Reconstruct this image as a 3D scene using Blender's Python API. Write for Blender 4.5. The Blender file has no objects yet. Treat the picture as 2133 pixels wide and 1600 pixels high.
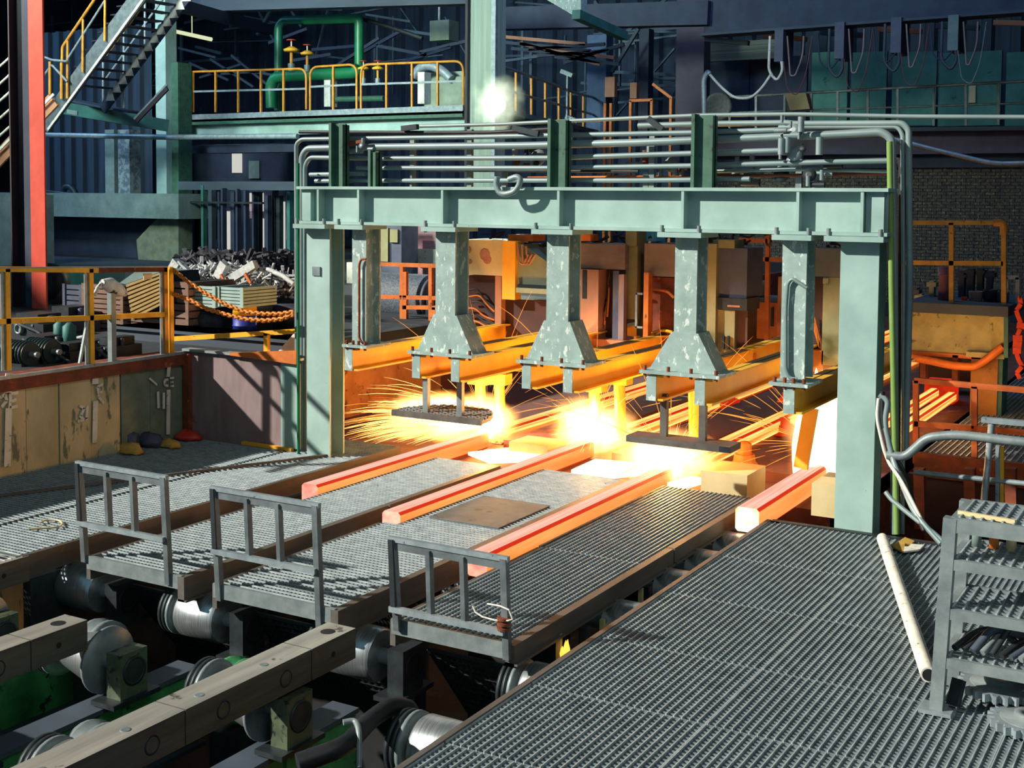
import bpy, math, random
import numpy as np
from mathutils import Vector, Matrix
random.seed(7)
C = bpy.context.scene.collection
SC = bpy.context.scene

# ---------------------------------------------------------------- camera
F_PX, CX, CY, W_PX, H_PX = 2605.0, 1066.5, 567.0, 2133, 1600
YAW, PITCH, ROLL, EYE = -0.5259, 0.0591, -0.00835, Vector((0, 0, 2.6))
_f = Vector((math.sin(YAW)*math.cos(PITCH), math.cos(YAW)*math.cos(PITCH), -math.sin(PITCH)))
_r = Vector((math.cos(YAW), -math.sin(YAW), 0))
_d = _f.cross(_r)
RIGHT = math.cos(ROLL)*_r + math.sin(ROLL)*_d
DOWN = -math.sin(ROLL)*_r + math.cos(ROLL)*_d
cam = bpy.data.cameras.new('camera')
camo = bpy.data.objects.new('camera', cam)
C.objects.link(camo)
m = Matrix((RIGHT, -DOWN, -_f)).transposed().to_4x4()
m.translation = EYE
camo.matrix_world = m
cam.sensor_width = 36.0
cam.lens = F_PX/W_PX*36.0
cam.shift_y = -(H_PX/2-CY)/W_PX
cam.clip_end = 300
SC.camera = camo
SC.view_settings.view_transform = 'Standard'
SC.view_settings.look = 'None'
SC.view_settings.gamma = 1
SC.view_settings.use_curve_mapping = False
SC.view_settings.exposure = 0.0
SC.cycles.max_bounces = 6
SC.cycles.diffuse_bounces = 3
SC.cycles.glossy_bounces = 3
SC.cycles.transparent_max_bounces = 12
SC.cycles.sample_clamp_indirect = 6

# ---------------------------------------------------------------- light
def lin(h):
    h = h.lstrip('#')
    v = [int(h[i:i+2], 16)/255 for i in (0, 2, 4)]
    return [x/12.92 if x <= .04045 else ((x+.055)/1.055)**2.4 for x in v]
w = bpy.data.worlds.new('hall_light'); SC.world = w; w.use_nodes = True
bg = w.node_tree.nodes['Background']
bg.inputs[0].default_value = (*lin('#7fb0c4'), 1); bg.inputs[1].default_value = 0.42
def light(name, kind, loc, energy, col, size=1.0, aim=None, **k):
    l = bpy.data.lights.new(name, kind); l.energy = energy; l.color = lin(col)
    o = bpy.data.objects.new(name, l); C.objects.link(o); o.location = loc
    if kind == 'AREA': l.size = size
    elif kind in ('POINT', 'SPOT'): l.shadow_soft_size = size
    if aim is not None:
        o.rotation_euler = (Vector(aim)-Vector(loc)).to_track_quat('-Z', 'Y').to_euler()
    for a, v in k.items(): setattr(l, a, v)
    return o
sun = light('sun', 'SUN', (-30, -15, 30), 6.5, '#fff8ea', aim=(-30+1.35, -15+1.2, 29))
sun.data.angle = math.radians(1.2)
# added area fills without a visible source, brightening platform, stair, background and foreground
light('added_fill_light', 'AREA', (-19, 6, 10), 850, '#d8ecdc', 3, aim=(-18.5, 25, 5.4), spread=math.radians(60))
light('added_fill_light', 'AREA', (-8, 22, 13.4), 1200, '#8caedc', 5, aim=(-8, 30, 0))
light('added_fill_light', 'AREA', (-36, 20, 13.4), 1300, '#6ca8dc', 5, aim=(-30, 26, 0), spread=math.radians(120))
light('added_fill_light', 'AREA', (-24, 8, 13), 420, '#d4e6f4', 3, aim=(-25, 21.4, 8), spread=math.radians(60))
light('added_fill_light', 'AREA', (4, 1, 10), 110, '#e8f0ec', 5, aim=(-9, 7, 0), spread=math.radians(110))

# ---------------------------------------------------------------- helpers
def at(px, py, x=None, y=None, z=None, d=None):
    v = _f + RIGHT*((px-CX)/F_PX) + DOWN*((py-CY)/F_PX)
    if d is not None: t = d
    elif x is not None: t = (x-EYE.x)/v.x
    elif y is not None: t = (y-EYE.y)/v.y
    else: t = (z-EYE.z)/v.z
    return EYE + v*t

class MB:
    """collects boxes, bars, tubes and sheets of ONE mesh"""
    def __init__(s): s.v = []; s.f = []; s.s = []; s.m = []; s.mi = 0
    def add(s, vs, fs, smooth=False):
        b = len(s.v); s.v += [tuple(p) for p in vs]
        for k, f in enumerate(fs):
            s.f.append([b+i for i in f]); s.s.append(smooth); s.m.append(s.mi)
        return s
    def box(s, a, b):
        x0, x1 = sorted((a[0], b[0])); y0, y1 = sorted((a[1], b[1])); z0, z1 = sorted((a[2], b[2]))
        return s.add([(x0,y0,z0),(x1,y0,z0),(x1,y1,z0),(x0,y1,z0),(x0,y0,z1),(x1,y0,z1),(x1,y1,z1),(x0,y1,z1)],
                     [(3,2,1,0),(4,5,6,7),(0,1,5,4),(1,2,6,5),(2,3,7,6),(3,0,4,7)])
    def bar(s, p, q, w, h, up=(0,0,1)):
        p, q = Vector(p), Vector(q); d = (q-p).normalized(); u = Vector(up)
        if abs(d.dot(u)) > .99: u = Vector((0,1,0))
        r = d.cross(u).normalized()*(w/2); u2 = r.cross(d).normalized()*(h/2)
        c = [p-r-u2, p+r-u2, p+r+u2, p-r+u2, q-r-u2, q+r-u2, q+r+u2, q-r+u2]
        return s.add(c, [(0,1,2,3),(7,6,5,4),(4,5,1,0),(5,6,2,1),(6,7,3,2),(7,4,0,3)])
    def prism(s, pts, off):
        o = Vector(off); n = len(pts); a = [Vector(p) for p in pts]
        return s.add(a+[p+o for p in a], [tuple(range(n))[::-1], tuple(range(n, 2*n))]+[(i,(i+1)%n,n+(i+1)%n,n+i) for i in range(n)])
    def ring(s, c, d, r, n, up=None):
        d = Vector(d).normalized(); u = Vector(up) if up else Vector((0,0,1))
        if abs(d.dot(u)) > .95: u = Vector((0,1,0)) if abs(d.y) < .9 else Vector((1,0,0))
        a = d.cross(u).normalized(); b = d.cross(a).normalized()
        return [Vector(c)+a*math.cos(2*math.pi*i/n)*r+b*math.sin(2*math.pi*i/n)*r for i in range(n)]
    def loft(s, rings, caps=True, smooth=True):
        n = len(rings[0]); vs = [p for r in rings for p in r]; fs = []
        for k in range(len(rings)-1):
            for i in range(n):
                j = (i+1) % n; fs.append((k*n+i, k*n+j, (k+1)*n+j, (k+1)*n+i))
        s.add(vs, fs, smooth)
        if caps:
            s.add(rings[0], [tuple(range(n))[::-1]]); s.add(rings[-1], [tuple(range(n))])
        return s
    def cyl(s, p, q, r, n=14, r2=None):
        d = Vector(q)-Vector(p)
        return s.loft([s.ring(p, d, r, n), s.ring(q, d, r if r2 is None else r2, n)])
    def tube(s, pts, r, n=8, smooth_bend=0):
        P = [Vector(p) for p in pts]
        if smooth_bend:
            out = [P[0]]
            for a, b, c in zip(P, P[1:], P[2:]):
                l = min(smooth_bend, (b-a).length*.45, (c-b).length*.45)
                s0 = b+(a-b).normalized()*l; s1 = b+(c-b).normalized()*l
                for k in range(6):
                    t = k/5; out.append(s0*(1-t)**2+b*2*t*(1-t)+s1*t*t)
            P = out+[P[-1]]
        rings = []; prev = None
        for i, p in enumerate(P):
            d = (P[min(i+1, len(P)-1)]-P[max(i-1, 0)]).normalized()
            if prev is None:
                u = Vector((0,0,1)) if abs(d.z) < .9 else Vector((0,1,0))
                a = d.cross(u).normalized()
            else:
                a = (prev-d*prev.dot(d)).normalized()
            prev = a; b = d.cross(a)
            rr = r[i] if isinstance(r, (list, tuple)) else r
            rings.append([p+a*math.cos(2*math.pi*k/n)*rr+b*math.sin(2*math.pi*k/n)*rr for k in range(n)])
        return s.loft(rings)
    def lathe(s, c, axis, prof, n=24):
        """prof: list of (offset along axis, radius)"""
        axis = Vector(axis).normalized()
        return s.loft([s.ring(Vector(c)+axis*o, axis, max(r, 1e-4), n) for o, r in prof])
    def build(s, name, mat, parent=None, label=None, cat=None, group=None, kind=None, loc=None):
        if parent is not None:
            root = parent
            while root.parent: root = root.parent
            base = Vector(root.location)
        elif loc is not None: base = Vector(loc)
        else:
            a = np.array(s.v); base = Vector(((a[:,0].min()+a[:,0].max())/2, (a[:,1].min()+a[:,1].max())/2, a[:,2].min()))
        me = bpy.data.meshes.new(name)
        me.from_pydata([(p[0]-base.x, p[1]-base.y, p[2]-base.z) for p in s.v], [], s.f)
        me.polygons.foreach_set('use_smooth', s.s)
        ms = mat if isinstance(mat, (list, tuple)) else [mat]
        for q in ms: me.materials.append(q)
        if len(ms) > 1: me.polygons.foreach_set('material_index', s.m)
        me.update()
        o = bpy.data.objects.new(name, me); C.objects.link(o)
        if parent is not None: o.parent = parent
        else: o.location = base
        return tag(o, label, cat, group, kind)

def tag(o, label=None, cat=None, group=None, kind=None):
    if label: o['label'] = label
    if cat: o['category'] = cat
    if group: o['group'] = group
    if kind: o['kind'] = kind
    return o
def thing(name, loc, label, cat, group=None, kind=None):
    o = bpy.data.objects.new(name, None); C.objects.link(o); o.location = loc
    return tag(o, label, cat, group, kind)
def dup(root, loc, label=None, rotz=None):
    """copies a thing with its parts and sub-parts"""
    r = root.copy(); C.objects.link(r); r.location = loc
    if label: r['label'] = label
    if rotz is not None: r.rotation_euler = (0, 0, rotz)
    for ch in list(root.children):
        c = ch.copy(); C.objects.link(c); c.parent = r
        for g in list(ch.children):
            e = g.copy(); C.objects.link(e); e.parent = c
    return r
def rect(px0, py0, px1, py1, y, depth):
    """corners of an upright box whose front face on plane Y=y spans these pixels of the photo"""
    xm, ym = (px0+px1)/2, (py0+py1)/2
    x0 = at(px0, ym, y=y).x; x1 = at(px1, ym, y=y).x
    z1 = at(xm, py0, y=y).z; z0 = at(xm, py1, y=y).z
    return (x0, y, z0), (x1, y+depth, z1)
def base_of(a, b): return ((a[0]+b[0])/2, (a[1]+b[1])/2, min(a[2], b[2]))

# ---------------------------------------------------------------- materials
def M(name, c1, c2=None, scale=4.0, rough=.6, metal=0.0, lo=.35, hi=.65, stretch=(1,1,1), chip=None, chip_scale=9.0, chip_at=.66, bump=0.0, chip_stretch=(1,1,1)):
    mt = bpy.data.materials.new(name); mt.use_nodes = True
    nt = mt.node_tree; b = nt.nodes['Principled BSDF']
    b.inputs['Roughness'].default_value = rough; b.inputs['Metallic'].default_value = metal
    tc = nt.nodes.new('ShaderNodeTexCoord')
    def noise(sc, st, det=6):
        mp = nt.nodes.new('ShaderNodeMapping'); mp.inputs['Scale'].default_value = st
        nt.links.new(tc.outputs['Object'], mp.inputs[0])
        n = nt.nodes.new('ShaderNodeTexNoise'); n.inputs['Scale'].default_value = sc; n.inputs['Detail'].default_value = det
        n.inputs['Roughness'].default_value = .62
        nt.links.new(mp.outputs[0], n.inputs['Vector']); return n
    def ramp(n, a, z):
        r = nt.nodes.new('ShaderNodeMapRange'); r.inputs['From Min'].default_value = a; r.inputs['From Max'].default_value = z
        nt.links.new(n.outputs[0], r.inputs[0]); return r
    def mix(fac, A, B):
        x = nt.nodes.new('ShaderNodeMix'); x.data_type = 'RGBA'
        nt.links.new(fac.outputs[0], x.inputs['Factor'])
        for s, v in ((x.inputs[6], A), (x.inputs[7], B)):
            if isinstance(v, str): s.default_value = (*lin(v), 1)
            else: nt.links.new(v, s)
        return x.outputs[2]
    col = None
    if c2 is None: b.inputs['Base Color'].default_value = (*lin(c1), 1)
    else:
        n = noise(scale, stretch); col = mix(ramp(n, lo, hi), c1, c2)
        if bump:
            bp = nt.nodes.new('ShaderNodeBump'); bp.inputs['Strength'].default_value = bump; bp.inputs['Distance'].default_value = .02
            nt.links.new(n.outputs[0], bp.inputs['Height']); nt.links.new(bp.outputs[0], b.inputs['Normal'])
    if chip:
        n2 = noise(chip_scale, chip_stretch, 8); col = mix(ramp(n2, chip_at, chip_at+.05), col if col is not None else c1, chip)
    if col is not None: nt.links.new(col, b.inputs['Base Color'])
    return mt
def E(name, col, strength, base='#111111', col2=None, scale=6.0, stretch=(1,1,1), lo=.35, hi=.65):
    mt = bpy.data.materials.new(name); mt.use_nodes = True
    nt = mt.node_tree; b = nt.nodes['Principled BSDF']
    b.inputs['Base Color'].default_value = (*lin(base), 1); b.inputs['Roughness'].default_value = .8
    b.inputs['Emission Color'].default_value = (*lin(col), 1); b.inputs['Emission Strength'].default_value = strength
    if col2:
        tc = nt.nodes.new('ShaderNodeTexCoord'); mp = nt.nodes.new('ShaderNodeMapping'); mp.inputs['Scale'].default_value = stretch
        n = nt.nodes.new('ShaderNodeTexNoise'); n.inputs['Scale'].default_value = scale; n.inputs['Detail'].default_value = 4
        r = nt.nodes.new('ShaderNodeMapRange'); r.inputs['From Min'].default_value = lo; r.inputs['From Max'].default_value = hi
        x = nt.nodes.new('ShaderNodeMix'); x.data_type = 'RGBA'
        x.inputs[6].default_value = (*lin(col), 1); x.inputs[7].default_value = (*lin(col2), 1)
        nt.links.new(tc.outputs['Object'], mp.inputs[0]); nt.links.new(mp.outputs[0], n.inputs['Vector'])
        nt.links.new(n.outputs[0], r.inputs[0]); nt.links.new(r.outputs[0], x.inputs['Factor']); nt.links.new(x.outputs[2], b.inputs['Emission Color'])
    return mt

galv_rod = M('shaded_galvanised_rod', '#89969b', '#6c797f', 10, .55, .3)  # cross rods coloured darker, shade between the bars put into the colour
galv_bar = M('sunlit_galvanised_bar', '#bcc8cb', '#98a5aa', 10, .45, .3, chip='#6c777c', chip_scale=16, chip_at=.64)  # bearing bars coloured brighter, as sunlit upper edges
torchlit = M('torchlit_concrete', '#c98a54', '#a86a3c', 3, .85, chip='#7c4a2c', chip_scale=5, chip_at=.6, bump=.3)  # orange torch light put into the concrete colour
col_grey = M('grey_green_column', '#9db0a4', '#7d9286', 3, .6, stretch=(4,4,.12))
guard_steel = M('guard_pipe_steel', '#747e82', '#565f63', 7, .5, .25)
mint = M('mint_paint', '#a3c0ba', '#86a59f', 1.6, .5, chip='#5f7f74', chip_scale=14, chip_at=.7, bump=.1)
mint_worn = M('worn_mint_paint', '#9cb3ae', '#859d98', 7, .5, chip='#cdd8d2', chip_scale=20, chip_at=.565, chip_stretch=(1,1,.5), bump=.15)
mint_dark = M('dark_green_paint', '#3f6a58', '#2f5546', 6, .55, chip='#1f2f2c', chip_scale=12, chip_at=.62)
mint_deep = M('deep_green_machine_paint', '#459a5c', '#2f6842', 5, .5, chip='#222c28', chip_scale=6, chip_at=.58)
block_green = M('greasy_green_block', '#5c6a50', '#454f40', 9, .5, .2, chip='#23282a', chip_scale=12, chip_at=.56)
pipe_grey = M('grey_pipe_paint', '#8fa2a2', '#73878a', 2, .45, .2, stretch=(.3,1,1))
pipe_green = M('yellow_green_pipe_paint', '#8aa85c', '#74984e', 3, .4, .1)
pipe_emer = M('emerald_pipe_paint', '#1a7a4c', '#146640', 3, .4)
steel = M('grey_steel', '#8d9899', '#6f7b7e', 7, .5, .25)
galv = M('galvanised_steel', '#98a5aa', '#7b898f', 10, .5, .3, chip='#5c676b', chip_scale=18, chip_at=.64)
dark_steel = M('dark_steel', '#3a4246', '#262c32', 6, .5, .5)
black = M('black_grime', '#15181c', '#0c0e12', 6, .7)
rubber = M('black_rubber', '#22262a', '#15181b', 6, .55)
brown_chan = M('brown_steel_channel', '#6b6660', '#4c4a46', 5, .6, .2, stretch=(1,.2,1), chip='#7a5a3a', chip_scale=10, chip_at=.64)
yellow = M('yellow_rail_paint', '#f0b51c', '#dd9c14', 8, .5, chip='#5b3a22', chip_scale=22, chip_at=.66)
yell_orange = M('amber_rail_paint', '#d9962c', '#b97824', 6, .5, chip='#5b3a22', chip_scale=20, chip_at=.67)
orange_paint = M('orange_paint', '#d9782a', '#b85e20', 4, .55, chip='#5d3420', chip_scale=11, chip_at=.64)
rust = M('rusty_steel', '#8a4326', '#5f2f20', 6, .8, chip='#b3602c', chip_scale=9, chip_at=.62)
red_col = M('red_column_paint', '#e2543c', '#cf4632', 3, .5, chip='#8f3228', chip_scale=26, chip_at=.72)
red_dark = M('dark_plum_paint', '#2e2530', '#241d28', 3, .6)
concrete = M('tan_concrete', '#d2c298', '#b2a680', 3, .85, chip='#6d7364', chip_scale=5, chip_at=.57, bump=.4, stretch=(1,1,.5), chip_stretch=(1.4,1.4,.5))
concrete_g = M('greenish_concrete', '#7f8b76', '#626c5e', 4, .85, chip='#8c8458', chip_scale=5, chip_at=.6, bump=.4)
conc_grey = M('grey_concrete', '#748886', '#5e7270', 3, .9, bump=.3)
plate_brown = M('mauve_brown_plate', '#8f7c7c', '#7d6a6a', 4, .6, stretch=(2,1,.5), chip='#6a5656', chip_scale=7, chip_at=.66)
chrome = M('polished_roller_steel', '#dfe6ea', '#a9b3ba', 24, .32, .85, stretch=(6,.3,.3))
chain_m = M('orange_chain_paint', '#e08a2a', '#b5641c', 20, .5)
white_p = M('white_paint', '#e6e4d8', '#cfcdc0', 6, .7, chip='#8f8a78', chip_scale=20, chip_at=.6)
cream = M('cream_cabinet_paint', '#d9c99a', '#c6b586', 3, .55)
pinkw = M('pink_wall_paint', '#c79aa0', '#b98b92', 2, .8)
copper = M('copper_brown_panel', '#b9805f', '#a06a4c', 2, .5, stretch=(1,1,.4))
cab_brown = M('dark_brown_cabinet', '#4a2c26', '#3a221f', 2, .6)
cab_grey = M('grey_green_cabinet', '#8b9a88', '#788876', 3, .55)
cab_olive = M('olive_cabinet', '#8c8a62', '#7a7853', 3, .6)
cab_blue = M('slate_blue_cabinet', '#4c5468', '#3a4156', 3, .6)
amber_panel = M('amber_panel', '#f4bc3c', '#e8a526', 3, .5)
khaki = M('khaki_box_paint', '#b4b07c', '#949066', 4, .7, chip='#5c6a52', chip_scale=9, chip_at=.62)
teal_panel = M('teal_wall_panel', '#4c8a7c', '#3d766b', 2, .7, chip='#2e5a54', chip_scale=3, chip_at=.62)
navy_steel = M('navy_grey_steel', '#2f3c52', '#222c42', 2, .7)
slate = M('slate_steel', '#424f5c', '#343f4c', 2, .7, stretch=(.3,1,1))
teal_steel = M('teal_steel', '#3f7a74', '#2f605e', 3, .6)
dk_wall = M('dark_hall_cladding', '#2e4058', '#1e2e44', 1.2, .85, stretch=(3,1,.3), chip='#3a4c5a', chip_scale=1.5, chip_at=.62)
floor_m = M('dark_shop_floor', '#333a40', '#262c32', 1.5, .9, chip='#252b31', chip_scale=3, chip_at=.56, bump=.3)
pit_m = M('pit_floor', '#1b1c22', '#12131a', 2, .9, chip='#2a2a30', chip_scale=4, chip_at=.6)
red_slab = M('red_heat_stained_slab', '#7a4a42', '#63382f', 2.5, .8, stretch=(1,.35,1), chip='#8c5a4c', chip_scale=3, chip_at=.6)
brick_m = M('dark_brick', '#6a6254', '#4a464a', 5, .9, chip='#94845c', chip_scale=14, chip_at=.56)
mortar = M('dark_mortar', '#2a2a32', '#22222a', 8, .95)
crate_wood = M('crate_boards', '#8a6a58', '#73574a', 6, .8, stretch=(1,1,4))
crate_tan = M('tan_slats', '#a98a4e', '#94773f', 6, .7)
crate_mint = M('pale_mint_slats', '#a8c0b8', '#93aca4', 5, .6)
ash = M('ash_white_scrap', '#d9dcd8', '#a9b0b2', 9, .7, chip='#3c444a', chip_scale=12, chip_at=.58)
scrap_dk = M('dark_scrap', '#4a4a54', '#2c2c36', 8, .6, .3, chip='#b9bcc0', chip_scale=10, chip_at=.63)
blue_p = M('cobalt_blue_paint', '#2438a0', '#1c2c86', 4, .5)
sky_blue = M('sky_blue_plastic', '#45a0cc', '#3a90bc', 4, .5)
purple_pipe = M('dusty_purple_pipe', '#8a6478', '#755264', 4, .5)
wire_m = M('wire_rope', '#6c7884', '#38424e', 40, .65, .0, stretch=(1,1,1))
red_pl = M('red_plastic', '#d0402c', '#b83424', 6, .5)
ochre = M('ochre_lumber', '#c7a24a', '#a9863a', 8, .8)
lamp_glass = E('floodlight_glass', '#fffbe2', 60)
hot_top = E('hot_billet_top', '#ffc4b2', 1.0, col2='#ff7a58', scale=5, stretch=(9,.12,1), lo=.45, hi=.72)
hot_side = E('hot_billet_side', '#ffb060', 1.05, col2='#ff8a3c', scale=3, stretch=(1,.2,3))
hot_edge = E('hot_billet_edge', '#e02808', .9)
hot_white = E('hot_billet_white_end', '#fff0c0', 3.0, col2='#ff8a40', scale=9)
hot_end = E('hot_billet_end', '#ff8070', 1.2, col2='#ffd0b0', scale=6)
hot_far = E('hot_billet_far', '#ffe07a', 1.4, col2='#ff7428', scale=4, stretch=(9,.1,9))
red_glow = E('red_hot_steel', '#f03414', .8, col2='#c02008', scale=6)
spark_m = E('spark', '#ffd070', 3.0)
spark_o = E('orange_spark', '#ff9a38', 1.6)
flame_core = E('flame_core', '#fff2b0', 4.0)
ORD = ['first','second','third','fourth','fifth','sixth','seventh','eighth','ninth','tenth','eleventh','twelfth','thirteenth','fourteenth','fifteenth','sixteenth']
# ================================================================ the setting
def slab(name, a, b, mat, label=None):
    return MB().box(a, b).build(name, mat, label=label, kind='structure')
slab('floor', (-60, 10.2, .67), (-9.45, 44, .87), floor_m)
slab('floor', (-60, -4, .67), (-9.85, 10.2, .87), floor_m)
slab('floor', (-11, -3, -1.9), (8, 44, -1.7), pit_m)
slab('floor', (-9.45, 10.75, -.28), (-2.95, 30, -.12), red_slab)
slab('floor', (-9.45, 30, -.3), (8, 44, -.1), floor_m)
slab('shading_ceiling', (-26.2, -2.4, 14), (15, 50, 14.3), dark_steel)  # unseen roof slabs, edges shaped to keep the sun off the background
slab('shading_ceiling', (-33.2, 7.0, 14), (-26.2, 50, 14.3), dark_steel)
slab('shading_ceiling', (-70, -30, 14), (-33.2, 50, 14.3), dark_steel)

# hall cladding: ribbed sheets
def ribbed(name, x0, x1, y, z0, z1, pitch, mat, depth=.12):
    b = MB(); n = int((x1-x0)/pitch); xs = []
    prof = []
    for i in range(n):
        x = x0+i*pitch
        prof += [(x, y), (x+pitch*.5, y), (x+pitch*.6, y-depth), (x+pitch*.9, y-depth)]
    vs = [(x, yy, z0) for x, yy in prof]+[(x, yy, z1) for x, yy in prof]; k = len(prof)
    b.add(vs, [(i, i+1, k+i+1, k+i) for i in range(k-1)])
    return b.build(name, mat, kind='structure')
ribbed('wall_back', -62, 12, 43.5, -.1, 14, .9, dk_wall, .2)
slab('wall_left', (-60.4, 4, .87), (-60, 44, 14), dk_wall)
slab('wall_right', (9, -25, -1.9), (9.4, 44, 14), dk_wall)  # unseen wall added to block ambient light from the right

# left concrete pit wall of cast panels, with its steel edge
wl = thing('wall_left', (-9.8, 6, 0), 'tan concrete pit wall under the yellow fence', 'wall', kind='structure')
ys = [3.0, 3.9, 4.8, 5.7, 6.6, 7.42, 7.80, 8.18, 8.57, 8.95, 9.35, 9.9]
for i, (a, b) in enumerate(zip(ys, ys[1:])):
    dx = random.uniform(-.012, .012)
    MB().box((-10.1, a+.006, -1.7), (-9.795+dx, b-.006, .80)).build('concrete_panel', concrete if b < 9.0 else concrete_g, wl)
MB().box((-10.1, 3, -1.7), (-9.825, 9.9, .78)).build('joint_filler', concrete_g, wl)
MB().box((-10.12, 3, .78), (-9.76, 9.9, .90)).build('edge_angle', rust, wl)
MB().box((-9.80, 3, .895), (-9.755, 9.9, .925)).build('edge_strip', galv, wl)
# painted measuring stripes and figures on the wall
pw = MB()
XW = -9.775
def stroke(px0, py0, px1, py1, wd):
    a, b = at(px0, py0, x=XW), at(px1, py1, x=XW); pw.bar(a, b, wd, .008, up=(1,0,0))
for (x0, y0, x1, y1, wd) in [(20,778,16,818,.085),(18,850,15,972,.07),(200,765,198,800,.075),(199,835,197,922,.06),(354,745,350,785,.045),(351,812,350,905,.05),
    (0,828,10,822,.03),(10,822,14,835,.03),(14,835,3,848,.03),(22,820,38,818,.03),(22,820,20,850,.03),(24,836,34,832,.03),(20,850,36,846,.03),
    (203,806,214,800,.025),(203,806,206,826,.025),(206,818,214,816,.025),(206,828,216,840,.025),
    (166,846,176,850,.03),(176,850,168,866,.03),(166,866,176,876,.03),(182,846,180,872,.03),(162,878,182,872,.025),
    (343,792,350,790,.025),(343,792,343,802,.025),(343,802,350,804,.025),(354,788,362,787,.022),(355,796,361,796,.022),(355,804,362,804,.022),
    (329,816,330,850,.03),(341,818,341,852,.03),(311,788,327,802,.02)]:
    stroke(x0, y0, x1, y1, wd)
pw.build('painted_mark', white_p, wl, label='white painted measuring stripes and figures')

# brown bulkhead plate across the end of the wall
bp = thing('wall_back_plate', (-8.9, 9.9, 0), 'mauve brown steel bulkhead plate between concrete wall and green frame', 'plate', kind='structure')
bp.name = 'trim_1'
MB().box((-9.79, 9.86, -.4), (-8.25, 9.90, .93)).build('plate', plate_brown, bp)
MB().box((-9.78, 9.80, -.05), (-9.70, 9.86, .9)).build('corner_angle', rust, bp)
MB().box((-8.45, 9.845, .02), (-8.2, 9.86, .90)).build('mint_strip', mint, bp)
MB().box((-9.79, 9.80, .93), (-8.2, 9.92, .955)).build('top_strip', galv, bp)
MB().prism([(-9.1, 9.79, .93), (-8.2, 9.79, .90), (-8.2, 9.79, 1.04), (-9.1, 9.79, .955)], (0,.06,0)).build('orange_lip', orange_paint, bp)
MB().box((-8.95, 9.80, 0), (-8.28, 9.85, .03)).build('sill_strip', amber_panel, bp)
slab('trim_2', (-9.55, 9.95, -1.7), (-9.42, 14.3, .46), torchlit)
slab('trim_2', (-9.6, 14.3, -.3), (-9.42, 44, .88), red_slab)
slab('trim_3', (-3.0, 10.75, -1.7), (-2.95, 30, -.13), rust)

# ---------------------------------------------------------------- gratings
def grating(mb, x0, x1, y0, y1, z=0, px=.042, py=.034, bw=.006, cw=.012, h=.03, swap=False):
    mb.mi = 0
    def strip(a, b): mb.box(a, b)
    if swap:                                   # bearing bars across the strand
        n = int((y1-y0)/(px*1.2))
        for i in range(n+1):
            y = y0+(y1-y0)*i/n; strip((x0, y-bw/2, z-.017), (x1, y+bw/2, z))
        n = int((x1-x0)/py); mb.mi = 1
        for i in range(n+1):
            x = x0+(x1-x0)*i/n; strip((x-cw/2, y0, z-.02), (x+cw/2, y1, z-.009))
        return mb
    n = int((x1-x0)/px)
    for i in range(n+1):
        x = x0+(x1-x0)*i/n; strip((x-bw/2, y0, z-h), (x+bw/2, y1, z))
    n = int((y1-y0)/py); mb.mi = 1
    for i in range(n+1):
        y = y0+(y1-y0)*i/n; strip((x0, y-cw/2, z-.02), (x1, y+cw/2, z-.009))
    return mb
def grate_part(root, x0, x1, y0, y1, z=0, **k):
    return grating(MB(), x0, x1, y0, y1, z, **k).build('grating', [galv_bar, galv_rod], root, kind='stuff')
# left floor
g = thing('grating_floor', (-8.6, 6.5, 0), 'wide steel grating floor along the foot of the tan concrete wall', 'grating', 'grating floors')
grate_part(g, -9.74, -8.37, 4.2, 9.78, swap=True); grate_part(g, -8.33, -7.5, 4.2, 10.6, swap=True)
MB().box((-7.52, 5.9, -.16), (-7.475, 10.6, .0)).build('edge_channel', brown_chan, g)
MB().box((-8.37, 4.2, -.06), (-8.33, 10.4, -.004)).build('joint_bar', dark_steel, g)
MB().bar((-9.3, 6.6, .012), (-7.8, 9.85, .012), .03, .02).build('flat_bar', brown_chan, g)
MB().box((-8.36, 5.86, -.1), (-7.5, 5.9, 0)).build('front_plate', steel, g)
# right walkway
g = thing('grating_floor', (-1.2, 6.5, 0), 'big steel grating walkway in the right foreground', 'grating', 'grating floors')
yy = [3.2, 4.9, 5.75, 6.6, 7.6, 8.6, 9.72]
for a, b in zip(yy, yy[1:]):
    for xa, xb in ((-3.2, -2.2), (-2.2, -.9), (-.9, .6)):
        grate_part(g, xa+.004, xb-.004, a+.008, b-.008)
MB().box((-3.235, 3.2, -.12), (-3.2, 9.75, .006)).build('edge_channel', brown_chan, g)
for y in (4.2, 6.2, 8.2): MB().box((-3.2, y, -.2), (.6, y+.08, -.05)).build('bearer', dark_steel, g)
MB().box((-3.2, 9.74, -.25), (.6, 9.80, 0)).build('end_plate', dark_steel, g)
# far right walkway beyond the frame
g = thing('grating_floor', (-1.2, 16, 0), 'grating walkway beside the glowing billet beyond the green frame', 'grating', 'grating floors')
grate_part(g, -2.75, .8, 13.2, 21, px=.06, py=.07, bw=.012, cw=.022)
MB().box((-2.8, 13.1, -.22), (.8, 13.2, .02)).build('edge_channel', rust, g)
for x in (-2.7, -1.6, -.5): MB().box((x, 13.2, -1.7), (x+.12, 13.35, -.2)).build('post', rust, g)

plate_dull = M('dull_cover_plate', '#6e7470', '#585e5c', 4, .7, chip='#474a48', chip_scale=6, chip_at=.6)
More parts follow.
